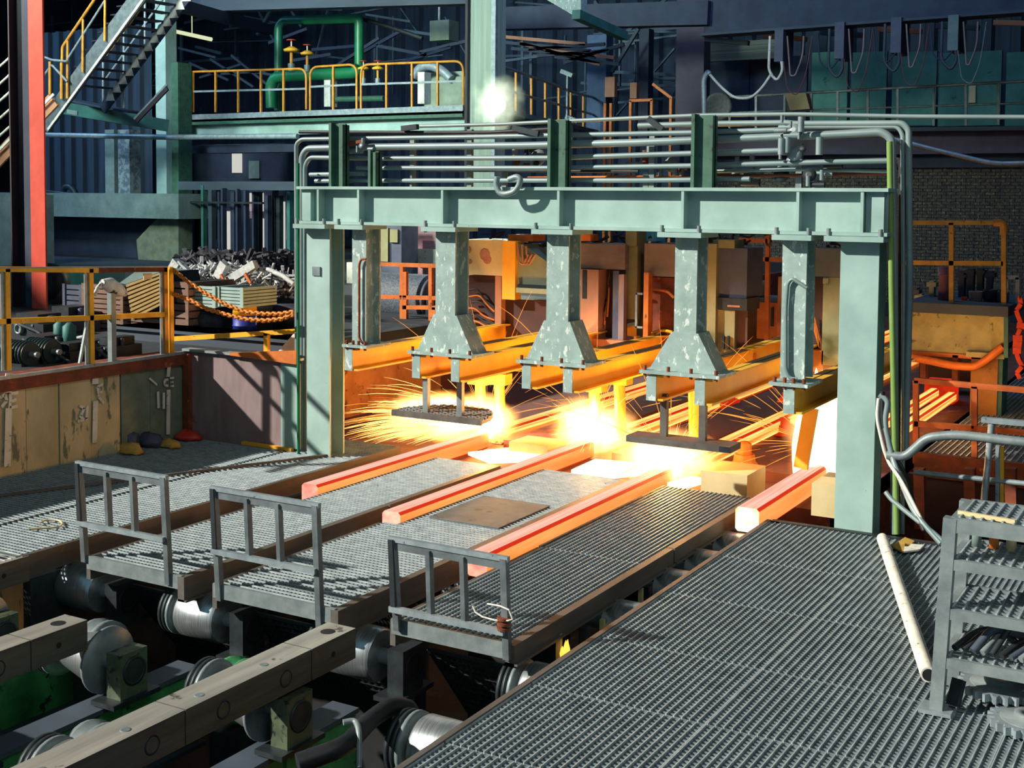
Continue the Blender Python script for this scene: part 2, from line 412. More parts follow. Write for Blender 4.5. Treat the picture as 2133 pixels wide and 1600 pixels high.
# ---------------------------------------------------------------- platforms between the strands
PLAT = [(-7.08, -6.15, 6.15, 10.35, -6.88), (-5.86, -4.83, 6.15, 10.45, -5.72), (-4.43, -3.58, 6.2, 10.45, -4.46)]
plab = ['grating platform between the two far left billets, with the tallest far guard', 'middle grating platform with a smooth cover plate on it', 'nearest grating platform with a wire tied to its guard post']
for (x0, x1, y0, y1, xr), lb in zip(PLAT, plab):
    g = thing('grating_platform', ((x0+x1)/2, y0, 0), lb, 'platform', 'grating platforms between billets')
    hc = .12 if x0 > -5 else .17
    for a, b, xa in ((y0, y0+1.9, x0), (y0+1.9, y1, xr)): grate_part(g, xa+.02, x1-.02, a+.006, b-.006, swap=x0 < -5)
    MB().box((x1-.03, y0-.02, -hc), (x1+.03, y0+2.35, 0.002)).box((x1-.03, y0-.02, -hc), (x1+.05, y0+2.35, -hc+.015)).build('edge_channel', brown_chan, g)
    MB().box((x1-.03, y0+2.37, -hc), (x1+.03, y1, 0.002)).box((x1-.03, y0+2.37, -hc), (x1+.05, y1, -hc+.015)).build('edge_channel', brown_chan, g)
    MB().box((x0-.02, y0, -.17), (x0+.02, y0+1.88, -.005)).build('edge_channel', brown_chan, g)
    MB().box((xr-.0, y0+1.92, -.17), (xr+.03, y1, -.005)).build('edge_channel', brown_chan, g)
    MB().box((x0, y0-.015, -.09), (x1, y0+.01, .008)).build('front_plate', steel, g)
    for k in range(4):
        y = y0+.9+k*1.0
        MB().box((x1-.02, y, -1.7), (x1+.03, y+.07, -.17)).build('support_leg', dark_steel, g)
    # mesh apron below the front edge
    ap = MB()
    for k in range(16):
        xx = x0+.1+(x1-x0-.2)*k/15; ap.bar((xx, y0+.25, -.25), (xx, y0+.75, -.85), .02, .02)
    for k in range(12):
        t = k/11; ap.bar((x0+.1, y0+.25+.5*t, -.25-.6*t), (x1-.1, y0+.25+.5*t, -.25-.6*t), .02, .02)
    ap.build('mesh_apron', dark_steel, g, kind='stuff')
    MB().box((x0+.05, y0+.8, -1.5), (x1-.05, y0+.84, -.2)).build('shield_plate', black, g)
    if x0 == -5.86: MB().box((x0+.25, 8.35, .0), (x1-.12, 9.2, .008)).build('cover_plate', plate_dull, g)

# guards at the platform fronts
def guard(pxs, lb, leg=True):
    """pxs: X and Z of the four frame corners on the plane Y=6.17"""
    (x0, x1, zt, zm, zb, y) = pxs
    g = thing('platform_guard', ((x0+x1)/2, y, 0), lb, 'guard rail', 'guards on the platform fronts')
    MB().bar((x0, y, zb), (x0-.02, y-.03, zt), .042, .042, up=(0,1,0)).build('post', guard_steel, g)
    MB().bar((x1, y, zb-.03), (x1-.01, y-.03, zt), .042, .042, up=(0,1,0)).build('post', guard_steel, g)
    MB().bar((x0-.045, y-.03, zt), (x1+.02, y-.03, zt), .03, .03).build('top_rail', galv, g)
    MB().bar((x0-.02, y-.03, zt-.04), (x1, y-.03, zt-.04), .012, .05).build('top_flat', guard_steel, g)
    MB().bar((x0-.03, y-.04, zm), (x1, y-.04, zm), .035, .035).build('lower_rail', galv, g)
    for t in (.33, .64):
        xx = x0+(x1-x0)*t; MB().bar((xx, y-.02, zm), (xx-.01, y-.03, zt-.03), .03, .045, up=(0,1,0)).build('upright', guard_steel, g)
    MB().bar((x0, y-.05, zm+.02), (x0-.02, y-.05, zt), .035, .015, up=(0,1,0)).build('flat_bar', dark_steel, g)
    return g
guard((-7.10, -6.27, .68, .25, -.04, 6.14), 'dark pipe guard on the leftmost platform front')
guard((-5.80, -4.95, .66, .24, -.1, 6.14), 'dark pipe guard on the middle platform, in front of a billet end')
g3 = guard((-4.37, -3.59, .52, .09, -.05, 6.17), 'low pipe guard on the nearest platform with wire tied to its right post')
MB().tube([at(x, y, y=6.12) for x, y in [(985,1262),(990,1275),(1005,1285),(1030,1292),(1058,1293),(1068,1290),(1060,1270),(1040,1262),(1015,1258)]], .006, 5).build('tie_wire', white_p, g3)
for k in range(3): MB().cyl((-3.6, 6.14, .1+k*.03), (-3.6, 6.14, .115+k*.03), .04, 10).build('wire_wrap', rust, g3)
# ================================================================ green portal frame
Y0 = 9.8
G = thing('portal_frame', (-5.2, Y0, 0), 'mint green bolted steel portal frame spanning the glowing billets', 'steel frame')
def hsec(mb, x0, x1, z0, z1, y=Y0, dy=.24, t=.022):
    """H section standing up: flanges face front and back"""
    mb.box((x0, y, z0), (x1, y+t, z1)); mb.box((x0, y+dy-t, z0), (x1, y+dy, z1))
    xm = (x0+x1)/2; mb.box((xm-.01, y+t, z0), (xm+.01, y+dy-t, z1)); return mb
ZB, ZT = 2.33, 2.70
hsec(MB(), -8.07, -7.78, -.12, 2.29).build('column', mint, G)
rc = hsec(MB(), -2.70, -2.40, -.12, 2.29).build('column', mint, G)
hb = at(660, 565, y=Y0)
MB().box((hb.x-.05, Y0-.012, hb.z-.045), (hb.x+.05, Y0, hb.z+.045)).box((hb.x+.035, Y0-.016, hb.z-.045), (hb.x+.05, Y0-.01, hb.z+.045)).build('name_plate', steel, G)
# cross beam: flanges, web, stiffeners
bm = MB(); bm.box((-8.12, Y0-.10, ZT-.028), (-2.32, Y0+.26, ZT)); bm.box((-8.12, Y0-.10, ZB), (-2.32, Y0+.26, ZB+.028)); bm.box((-8.1, Y0+.0, ZB), (-2.34, Y0+.02, ZT))
beam = bm.build('cross_beam', mint, G)
for px in (661, 745, 920, 1162, 1421, 1661, 1795):
    x = at(px, 430, y=Y0-.1).x
    MB().prism([(x-.012, Y0-.095, ZB+.028), (x-.012, Y0+.0, ZB+.028), (x-.012, Y0+.0, ZT-.028), (x-.012, Y0-.095, ZT-.028)], (.024,0,0)).build('stiffener', mint, beam)
MB().box((-8.08, Y0-.06, ZB+.03), (-7.97, Y0+.0, ZT-.03)).build('end_post', mint, beam)
MB().box((-2.50, Y0-.05, ZB+.03), (-2.36, Y0+.0, ZT-.03)).build('end_post', mint, beam)
def capplate(x0, x1):
    c = MB().box((x0, Y0-.13, ZB-.045), (x1, Y0+.27, ZB-.003)).build('cap_plate', mint, G)
    for x in (x0+.03, x1-.03):
        MB().cyl((x, Y0-.10, ZB-.055), (x, Y0-.10, ZB+.055), .018, 6).build('bolt', steel, c)
for a, b in ((-8.14, -7.74), (-7.62, -7.28), (-6.60, -6.22), (-5.42, -5.01), (-4.21, -3.82), (-3.22, -2.90), (-2.80, -2.34)): capplate(a, b)
# hangers with flared feet and the twin runway beams under them
def hanger(x0, x1, zf, zb, fx0, fx1, flare=True):
    h = hsec(MB(), x0, x1, zf, ZB-.045).build('hanger', mint_worn, G)
    xm = (x0+x1)/2
    if flare:
        fl = MB()
        for y in (Y0-.004, Y0+.222): fl.prism([(x0-.02, y, zf), (x1+.02, y, zf), (fx1, y, zb), (fx0, y, zb)], (0, .024, 0))
        for s, xa, xb in ((-1, x0, fx0), (1, x1, fx1)):
            fl.prism([(xa, Y0+.02, zf), (xa+.02*s, Y0+.02, zf), (xb, Y0+.02, zb), (xb-.03*s, Y0+.02, zb)], (0,.2,0))
        fl.prism([(xm-.01, Y0+.02, zb), (xm+.01, Y0+.02, zb), (xm+.01, Y0+.02, zf), (xm-.01, Y0+.02, zf)], (0,.2,0))
        MB_ = fl.build('flared_foot', mint_worn, G)
    fp = MB().box((fx0-.05, Y0-.10, zb-.028), (fx1+.05, Y0+.3, zb)).build('foot_plate', mint_worn, G)
    for x in (fx0-.01, fx0+(fx1-fx0)*.33, fx0+(fx1-fx0)*.66, fx1+.01):
        MB().cyl((x, Y0-.07, zb-.05), (x, Y0-.07, zb+.04), .016, 6).build('bolt', rust, fp)
    return fp
def runway(x, ztop, y1, w=.15, h=.22):
    r = MB(); y0 = Y0-.06
    r.box((x-w/2, y0, ztop-.018), (x+w/2, y1, ztop)); r.box((x-w/2, y0, ztop-h), (x+w/2, y1, ztop-h+.018)); r.box((x-.008, y0, ztop-h), (x+.008, y1, ztop))
    rb = r.build('runway_beam', amber_panel, G)  # amber light from the flames below put into the beam colour
    MB().box((x-w/2, y0-.012, ztop-h), (x+w*.1, y0, ztop)).build('end_plate', mint_worn, rb)
hanger(-7.50, -7.33, 1.16, 1.16, -7.50, -7.30, False); runway(-7.46, 1.12, 13.4)
hanger(-6.52, -6.30, 1.50, 1.15, -6.72, -6.10); runway(-6.66, 1.11, 13.6); runway(-6.22, 1.11, 13.8)
hanger(-5.33, -5.11, 1.51, 1.15, -5.53, -4.93); runway(-5.46, 1.11, 13.6); runway(-5.04, 1.11, 13.8)
hanger(-4.10, -3.90, 1.48, 1.15, -4.32, -3.70); runway(-4.24, 1.11, 13.6); runway(-3.80, 1.11, 13.8)
hanger(-3.17, -2.97, 1.16, 1.14, -3.18, -2.96, False); runway(-3.04, 1.11, 13.8)
# D-shaped conduit loops on the first and last hanger
for (a, rr) in (([(762,540),(752,540),(748,552),(748,705),(755,715),(764,716)], .012), ([(1681,600),(1650,580),(1641,590),(1637,640),(1637,770),(1645,788),(1660,790)], .016)):
    MB().tube([at(x, y, y=Y0-.03) for x, y in a], rr, 6, .05).build('conduit', rust if a[0][0] < 1000 else pipe_grey, G)
# bracket posts on top of the beam carrying the pipes
for px, top, wd in ((703, 256, .17), (778, 313, .09), (1162, 247, .18), (1464, 237, .19)):
    x = at(px, 330, y=Y0-.02).x; zt = at(px, top, y=Y0-.02).z
    b = MB(); b.box((x-wd/2, Y0-.05, ZT), (x-wd/2+.03, Y0+.06, zt)); b.box((x+wd/2-.03, Y0-.05, ZT), (x+wd/2, Y0+.06, zt-.02)); b.box((x-wd/2, Y0-.0, ZT), (x+wd/2, Y0+.02, zt-.01))
    b.build('pipe_post', mint_dark, G)
for px, top in ((864, 290), (1362, 262), (1668, 300), (983, 270), (1055, 352), (1350, 360)):
    x = at(px, 330, y=Y0+.35).x; zt = at(px, top, y=Y0+.35).z
    MB().box((x-.025, Y0+.3, ZT), (x+.025, Y0+.34, zt)).build('pipe_post', steel, G)

# trays hanging under the feet
T = thing('hanging_tray', tuple(at(910, 865, y=10.05)), 'half round grating tray hung by two posts over the left flame', 'tray', 'trays hung under the frame')
cx, zt = -6.62, .62
def tray_posts(root, xs, y, z0, z1, mat):
    for x in xs: MB().bar((x, y, z0), (x, y, z1), .06, .05, up=(0,1,0)).build('post', mat, root)
a = at(825, 856, y=10.1); b = at(1010, 875, y=10.1); zt = (a.z+b.z)/2
arc = [(a.x+(b.x-a.x)*(.5-.5*math.cos(t)), 10.05+.62*math.sin(t)) for t in [math.pi*i/10 for i in range(11)]]
MB().prism([(x, y, zt-.03) for x, y in arc], (0,0,.035)).build('tray_plate', dark_steel, T)
gp = MB()
for i in range(14):
    t = (i+.5)/14; x = a.x+(b.x-a.x)*t; yl = .62*math.sin(math.acos(1-2*t)); gp.box((x-.008, 10.05, zt+.005), (x+.008, 10.05+yl, zt+.02))
for i in range(9):
    y = 10.08+i*.06; s = math.sqrt(max(0, 1-((y-10.05)/.62)**2)); m = (a.x+b.x)/2; hw = (b.x-a.x)/2*s; gp.box((m-hw, y-.006, zt+.005), (m+hw, y+.006, zt+.02))
gp.build('grating', steel, T, kind='stuff')
MB().box((a.x, 10.02, zt-.04), (b.x, 10.05, zt+.02)).build('front_lip', brown_chan, T)
tray_posts(T, [at(886, 800, y=10.1).x, at(957, 800, y=10.1).x], 10.12, zt, .92, steel)
T = thing('hanging_tray', tuple(at(1425, 925, y=9.9)), 'narrow rectangular steel tray hung by two posts beneath the third flared foot', 'tray', 'trays hung under the frame')
a = at(1314, 912, y=9.85); b = at(1535, 928, y=9.85); zt = (a.z+b.z)/2
MB().box((a.x, 9.75, zt-.035), (b.x-.02, 10.0, zt+.02)).build('tray_plate', brown_chan, T)
MB().box((b.x-.12, 9.748, zt-.03), (b.x-.02, 9.752, zt+.015)).build('end_plate', dark_steel, T)
tray_posts(T, [at(1384, 850, y=9.9).x, at(1465, 850, y=9.9).x], 9.9, zt+.02, .93, brown_chan)

# ================================================================ pipes over and beside the frame
def pipe(pts, r, mat, label, y=None, sb=.1, n=10, name='pipe', cat='pipe', group='pipes on the frame'):
    P = [at(p[0], p[1], y=(p[2] if len(p) > 2 else y)) for p in pts]
    return MB().tube(P, r, n, sb).build(name, mat, label=label, cat=cat, group=group)
py = Y0+.14
pipe([(619,950),(617,300),(628,290),(1000,285),(1150,282),(1465,276),(1642,270)], .022, pipe_grey, 'grey pipe turning at the outer left corner and running third from top', py)
pipe([(630,948),(629,325),(640,309),(780,306),(1100,303),(1333,297),(1700,282),(1838,275),(1858,290),(1862,600),(1864,1112)], .033, pipe_grey, 'thick pipe over the frame turning down at its right corner', py)
pipe([(1853,295,Y0+.06),(1857,600,Y0+.06),(1868,1112,Y0+.06)], .024, pipe_green, 'yellow green pipe running down beside the right column', None)
pipe([(636,948),(635,345),(645,328),(800,330),(1150,329),(1333,323),(1644,313)], .023, pipe_grey, 'grey pipe fourth from top, ending at the right valve', py)
pipe([(744,350),(1150,350),(1470,345),(1700,338),(1850,335)], .022, pipe_grey, 'grey pipe fifth from top behind the posts', py)
pipe([(646,364),(762,362)], .024, pipe_grey, 'short capped grey pipe at the left, just above the beam pipe', py)
pipe([(657,377),(900,376),(1100,376),(1333,376),(1562,373)], .022, pipe_grey, 'lowest grey pipe lying just above the green beam', py)
pipe([(624,275),(860,276),(1020,276),(1160,268)], .018, rubber, 'thin dark pipe across the upper left of the frame', py+.1)
pipe([(875,263),(1040,259),(1160,253),(1465,240),(1660,238),(1900,243),(2140,244)], .018, pipe_grey, 'topmost grey pipe running out of view at the right', py+.15)
pipe([(1330,262),(1480,258),(1640,256),(1655,258),(1880,257),(1893,270),(1895,600),(1886,945)], .026, pipe_grey, 'grey pipe turning down at the outermost right corner', py+.1)
pipe([(1655,265),(1870,264),(1880,280),(1882,600),(1880,1112)], .017, pipe_grey, 'thin pipe just inside the outermost right pipe', py+.1)
pipe([(1715,328),(1850,329),(1874,332),(1880,345),(1876,700),(1874,1112)], .03, rubber, 'dark pipe down behind the yellow green pipe', py+.2)
pipe([(1480,357),(1660,353),(1850,357)], .016, pipe_grey, 'thin pipe between the two lowest right pipes', py+.1)
pipe([(1470,366),(1640,366),(1850,362)], .014, rust, 'thin rusty pipe low at the right of the frame', py+.12)
pipe([(1100,372,Y0+.4),(1330,370,Y0+.4),(1480,372,Y0+.4)], .02, orange_paint, 'pipe coloured as orange lit, lying behind the lowest grey pipe', None)  # orange light on the pipe put into its paint colour
pipe([(622,950,Y0-.02),(621,480,Y0-.02),(621,340,Y0-.02)], .016, pipe_emer, 'slim emerald pipe down the left column edge', None)
pipe([(878,355),(1330,357)], .014, dark_steel, 'thin dark pipe over the middle beam', py+.1)
# valves and clamps
def clutter(label, px, py_, y, n, spread, mats, s=(.03, .09), name='valve_cluster', cat='valves', group='valves over the frame'):
    c = at(px, py_, y=y); r = thing(name, tuple(c), label, cat, group)
    for k in range(n):
        p = c+Vector((random.uniform(-1,1)*spread[0], random.uniform(-.1,.1), random.uniform(-1,1)*spread[1]))
        l = random.uniform(*s); t = random.random(); mt = random.choice(mats)
        if t < .4: MB().cyl(p, p+Vector((0,0,l*1.6)), l*.35, 10).build('valve_body', mt, r)
        elif t < .7: MB().cyl(p-Vector((l,0,0)), p+Vector((l,0,0)), l*.4, 10).build('fitting', mt, r)
        else:
            MB().lathe(p, (0,-1,.3), [(0,.3*l),(.2*l,l*.9),(.35*l,l*.9),(.5*l,.3*l)], 12).build('hand_wheel', mt, r)
    return r
clutter('valve cluster where the third pipe ends at the right', 1650, 272, Y0+.1, 8, (.1,.1), [pipe_grey, galv, steel])
clutter('valve cluster where the fourth pipe ends at the right', 1650, 318, Y0+.1, 6, (.1,.08), [pipe_grey, galv, dark_steel])
clutter('small valve tower near the right end of the beam', 1712, 355, Y0+.1, 9, (.09,.16), [pipe_grey, galv, dark_steel])
clutter('row of small valves above the beam right of centre', 1590, 366, Y0+.35, 12, (.3,.07), [steel, dark_steel, galv])
clutter('row of small valves between the two right posts', 1370, 345, Y0+.4, 14, (.35,.12), [steel, dark_steel, rust])
clutter('low valves at the middle of the frame', 1090, 330, Y0+.4, 10, (.2,.12), [steel, dark_steel, rust])
clutter('grey swivel joint at the upper left pipes', 640+110, 311, Y0+.02, 5, (.14,.04), [galv, steel])
def tilt_bar(px0, py0, px1, py1, y, w, h, mat, label):
    MB().bar(at(px0, py0, y=y), at(px1, py1, y=y), w, h).build('strut', mat, label=label, cat='strut', group='loose struts')
tilt_bar(715, 302, 760, 293, Y0+.05, .03, .03, rust, 'short rusty strut leaning by the left bracket post')
tilt_bar(838, 268, 870, 264, Y0+.2, .05, .05, dark_steel, 'dark clip on the thin upper left pipe')
tilt_bar(1068, 266, 1122, 279, Y0+.1, .03, .05, dark_steel, 'black bent strap left of the centre bracket post')
tilt_bar(1350, 247, 1380, 270, Y0+.2, .03, .05, dark_steel, 'dark strap under the topmost pipe between the posts')
# loop of hose over the beam
hp = [(1036,368),(1033,385),(1040,402),(1052,405),(1072,400),(1082,385),(1084,372),(1076,368),(1060,374)]
MB().tube([at(x, y, y=Y0-.16) for x, y in hp], .028, 8, .06).build('hose_loop', pipe_grey, label='grey hose loop drooping over the middle of the beam', cat='hose')
# cable bundle beside the right column
hoses = [([(1832,822),(1850,835),(1842,880),(1860,960),(1905,1070),(1960,1132)], .022, pipe_grey, 'grey hose from the right column to the grating, uppermost'),
         ([(1838,815),(1838,870),(1850,930),(1888,990),(1908,1070),(1925,1105)], .018, rubber, 'dark hose hanging nearest the right column'),
         ([(1830,830),(1826,870),(1842,940),(1852,965),(1880,1005),(1918,1080)], .014, white_p, 'thin pale cable beside the right column'),
         ([(1845,1025),(1856,1040),(1905,1080),(1945,1110),(1965,1128)], .018, pipe_grey, 'short grey hose low by the right column'),
         ([(1848,948),(1885,952),(1905,935),(1930,912),(1990,905),(2140,922)], .035, steel, 'thick grey hose swinging out as a handrail at right')]
for pts, r, mt, lb in hoses:
    ya = 9.62; 
    MB().tube([at(x, y, y=ya-(y-820)/300*.45 if y > 1000 else ya) for x, y in pts], r, 8, .12).build('hose', mt, label=lb, cat='hose', group='hoses by the right column')
# ================================================================ glowing billets
def billet(x0, x1, y0, y1, zt, label, h=.17, dz=0.0, near=True, c=.022):
    b = MB(); zb = zt-h
    def P(x, y, z): return (x, y, z+dz*(y-y0))
    prof = [(x0+c, zt), (x1-c, zt), (x1, zt-c), (x1, zb+c), (x1-c, zb), (x0+c, zb), (x0, zb+c), (x0, zt-c)]
    mi = [0, 2, 1, 2, 1, 2, 1, 2]
    n = 8
    for i in range(n):
        b.mi = mi[i]; p, q = prof[i], prof[(i+1) % n]
        b.add([P(p[0], y0, p[1]), P(q[0], y0, q[1]), P(q[0], y1, q[1]), P(p[0], y1, p[1])], [(0, 1, 2, 3)][::1])
    b.mi = 3
    for y in (y0, y1): b.add([P(x, y, z) for x, z in prof], [tuple(range(n))])
    mats = [hot_top, hot_side, hot_edge, hot_white if near == 2 else hot_end] if near else [hot_far, hot_far, hot_edge, hot_far]
    return b.build('billet', mats, label=label, cat='billet', group='cut glowing billets' if near else 'glowing strands behind the flames')
billet(-7.10, -6.92, 8.55, 11.45, .065, 'glowing red billet farthest left, ending on the leftmost platform')
billet(-5.93, -5.75, 8.15, 11.65, .062, 'glowing red billet second from the left')
billet(-4.66, -4.49, 7.42, 10.75, .09, 'longest glowing red billet, third from left, nearest the viewer')
billet(-3.46, -3.26, 9.62, 11.6, .11, 'glowing red billet with white hot end beside the right walkway', h=.2, near=2)
billet(-7.10, -6.92, 11.75, 27, .06, 'glowing strand behind the leftmost flame', near=False)
billet(-5.93, -5.75, 12.0, 27, .06, 'glowing strand running back from the second flame', near=False)
billet(-4.66, -4.48, 11.05, 27, .09, 'glowing strand running back from the third flame past the mooring knobs', near=False)
billet(-3.46, -3.26, 11.9, 13.6, .09, 'glowing strand behind the flame at the right column', near=False)
# fifth strand seen right of the frame
billet(-3.22, -3.10, 14.2, 16.9, .12, 'nearer bright yellow hot bar beside the far right grating', near=False, h=.12)
billet(-3.46, -3.34, 14.2, 17.0, .14, 'second bright yellow hot bar beside the far right grating, farther left', near=False, h=.12)

# ================================================================ rollers
def roller(xc, y, z, label, r=.172, L=.36, ring=True, cone=False):
    R = thing('table_roller', (xc, y, z-r), label, 'roller', 'table rollers under the strands')
    X = (1, 0, 0); c = (xc, y, z)
    if cone: prof = [(-L/2, r*.55), (L/2-.05, r*.98), (L/2, r*1.0)]
    else: prof = [(-L/2, r*.93), (-L/2+.02, r), (L/2-.02, r), (L/2, r*.93)]
    MB().lathe(c, X, prof, 32).build('drum', chrome, R)
    MB().cyl((xc-L/2-.16, y, z), (xc+L/2+.22, y, z), .05, 14).build('axle', steel, R)
    if ring:
        for k in range(3): MB().lathe((xc-L/2-.05-.035*k, y, z), X, [(-.012, r*.8), (-.012, r*1.02), (.012, r*1.02), (.012, r*.8)], 28).build('ring_flange', dark_steel if k else steel, R)
    if cone: MB().lathe((xc+L/2+.01, y, z), X, [(-.01, r*.4), (-.01, r*1.22), (.012, r*1.22), (.014, r*.4)], 32).build('ring_flange', steel, R)
    bx = xc+L/2+.12
    b = MB().box((bx, y-.11, z-.18), (bx+.12, y+.11, z+.10)).build('bearing_block', block_green if cone else dark_steel, R)
    MB().lathe((bx+.12, y, z-.02), X, [(0, .09), (.012, .09), (.014, .078), (.008, .072)], 24).build('cap', dark_steel if cone else black, b)
    MB().box((bx-.05, y-.19, z-.21), (bx+.15, y+.19, z-.18)).build('foot', dark_steel, R)
    return R
rows = [(6.38, -.33), (5.40, -.32), (4.22, -.34)]
names = ['far left', 'second', 'third', 'right']
rn = ['just under the platform fronts', 'in the middle row', 'in the front row']
for si, xc in enumerate((-7.33, -6.12, -4.80, -3.36)):
    for ri, (y, z) in enumerate(rows):
        roller(xc+(-.02, -.12, -.1)[ri], y, z, f'polished steel roller of the {names[si]} strand, {rn[ri]}', cone=(ri == 1 and si < 3))
for k, y in enumerate((7.55, 8.4, 9.0, 9.6, 10.15)):
    roller(-3.41, y, -.275, ['polished roller in the gap left of the walkway, nearest of its row', 'polished roller second along the gap left of the walkway', 'polished roller third along the gap left of the walkway', 'polished roller fourth along the gap left of the walkway', 'polished roller at the end of the walkway gap by the billet tip'][k], ring=False)
for xc, nm in ((-6.05, 'second'), (-4.72, 'third')):
    roller(xc, 7.75, -.36, f'polished roller peeping out between platforms on the {nm} strand', ring=False)

# ================================================================ grey bars lying on the rollers
def bar_rail(x0, x1, y0, y1, label, zt=-.005, h=.185):
    R = thing('bar_rail', ((x0+x1)/2, y0, zt-h), label, 'steel bar', 'steel bars on the rollers')
    cuts = [y0]
    y = y1-.42
    while y > y0: cuts.append(y); y -= 1.0
    cuts = sorted(cuts)+[y1]
    for a, b in zip(cuts, cuts[1:]):
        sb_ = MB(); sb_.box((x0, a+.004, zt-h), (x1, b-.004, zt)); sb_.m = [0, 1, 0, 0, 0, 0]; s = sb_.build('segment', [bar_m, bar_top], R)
        n = max(1, int((b-a)/.45))
        if b == y1:
            MB().cyl((x1-.001, b-.22, zt-h*.5), (x1+.002, b-.22, zt-h*.5), .018, 12).build('hole', black, s)
            MB().lathe(((x0+x1)/2, b-.14, zt), (0,0,1), [(0,.045),(.002,.045)], 16).build('hole', black, s)
            continue
        for k in range(n):
            yy = a+(k+.55)*(b-a)/n
            MB().lathe((x1, yy, zt-h*.52), (1,0,0), [(-.005,.052),(.003,.05),(.003,.042),(.001,.042)], 20).build('pin', dark_steel, s); MB().lathe((x1, yy, zt-h*.52), (1,0,0), [(-.005,.041),(.002,.040)], 20).build('pin', bar_m, s)
            MB().lathe(((x0+x1)/2+.03, yy-.1, zt), (0,0,1), [(-.004,.03),(.0015,.028),(.0015,.018),(.0,.0)], 14).build('bolt', steel, s)
    return R
bar_m = M('grimy_shaded_bar_side', '#67625a', '#4a4640', 5, .55, .2, stretch=(3,.25,3), chip='#7a5a3c', chip_scale=9, chip_at=.64)  # darker sides, lighter tops: shade and light put into the grimy, worn colours
bar_top = M('worn_lit_bar_top', '#b4b2a8', '#94948e', 5, .42, .3, stretch=(3,.2,3), chip='#5f5a54', chip_scale=9, chip_at=.64)
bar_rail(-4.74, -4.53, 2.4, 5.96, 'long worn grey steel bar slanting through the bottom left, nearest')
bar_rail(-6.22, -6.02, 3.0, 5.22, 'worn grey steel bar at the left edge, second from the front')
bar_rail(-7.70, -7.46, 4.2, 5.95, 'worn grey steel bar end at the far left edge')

# green machine frames carrying the rollers
def machine_frame(x, y0, y1, label, zt=-.54):
    R = thing('machine_frame', (x, (y0+y1)/2, -1.7), label, 'machine frame', 'green frames under the rollers')
    MB().box((x-.06, y0, zt-.5), (x+.06, y1, zt-.03)).build('web', mint_deep, R)
    MB().box((x-.12, y0, zt-.03), (x+.085, y1, zt)).build('top_flange', slate, R)
    MB().box((x-.13, y0, zt-.53), (x+.13, y1, zt-.5)).build('bottom_flange', slate, R)
    y = y0+.3
    while y < y1-.1:
        MB().box((x-.1, y, zt-.5), (x+.08, y+.03, zt-.03)).build('rib', mint_deep, R); y += .62
    for yy in (y0+.5, y1-.5): MB().box((x-.1, yy-.1, -1.7), (x+.1, yy+.1, zt-.53)).build('foot', dark_steel, R)
    for yy in (y0+.9, y0+2.1):
        MB().lathe((x+.07, yy, zt-.25), (1,0,0), [(0,.17),(.05,.17),(.05,.13),(.02,.12)], 24).build('hub', mint_dark, R)
for x, nm in ((-7.2, 'far left'), (-5.98, 'second'), (-4.66, 'third')):
    machine_frame(x, 2.6, 6.05, f'deep green machine frame right of the {nm} roller line')
machine_frame(-5.15, 2.2, 5.2, 'deep green machine frame left of the third roller line', zt=-.75)
# more pit clutter: cross shafts, hoses and a curved guard
for k, (x, y) in enumerate(((-5.4, 4.75), (-6.65, 4.75), (-4.05, 4.7), (-5.4, 5.9), (-6.7, 5.95))):
    R = thing('drive_coupling', (x, y, -1.0), ['drive coupling between second and third strand, in front', 'drive coupling between first and second strand, in front', 'drive coupling between third and right strand', 'drive coupling between second and third strand, under platform', 'drive coupling between first and second strand, under platform'][k], 'coupling', 'drive couplings in the pit')
    MB().cyl((x-.35, y, -.55), (x+.3, y, -.55), .06, 14).build('shaft', dark_steel, R)
    MB().lathe((x, y, -.55), (1,0,0), [(-.12,.06),(-.12,.19),(-.08,.2),(-.04,.15),(0,.2),(.04,.2),(.04,.06)], 26).build('hub', mint_deep if k % 2 else steel, R)
    MB().box((x-.12, y-.16, -1.7), (x+.12, y+.16, -.78)).build('pedestal', dark_steel, R)
MB().tube([at(x, y, y=yy) for x, y, yy in [(620,1590,4.7),(720,1555,4.9),(770,1500,5.2),(815,1470,5.4),(850,1475,5.5),(858,1490,5.5)]], .05, 10, .1).build('hose', rubber, label='thick black hose rising from the pit in front of the right strand', cat='hose', group='hoses in the pit')
MB().tube([at(x, y, y=yy) for x, y, yy in [(715,1505,5.0),(740,1500,5.05),(748,1520,5.0),(748,1600,4.9)]], .016, 8, .05).build('hose', steel, label='thin bent pipe end standing in the pit', cat='hose', group='hoses in the pit')
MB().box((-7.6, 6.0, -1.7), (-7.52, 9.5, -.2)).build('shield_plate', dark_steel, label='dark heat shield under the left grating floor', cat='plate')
MB().box((-7.82, 4.2, -1.7), (-7.76, 5.8, -.3)).build('shield_plate', orange_paint, label='rusty orange heat shield at the left edge under the bar', cat='plate')
MB().bar((-3.95, 5.35, -1.45), (-3.3, 6.25, -.75), .5, .02).build('mesh_plate', amber_panel, label='mesh plate coloured as orange lit, deep in the pit left of the walkway', cat='plate')  # orange glow in the pit put into the plate colour
for k,(px,py_) in enumerate(((1165,1320),(1255,1290),(1335,1225))):
    p = at(px, py_, x=-3.56); MB().bar(p, p-Vector((0,0,.4)), .03, .03, up=(0,1,0)).build('stud', khaki, label=['short stud in the walkway gap, nearest','short stud in the walkway gap, middle','short stud in the walkway gap, farthest'][k], cat='stud', group='studs in the walkway gap')
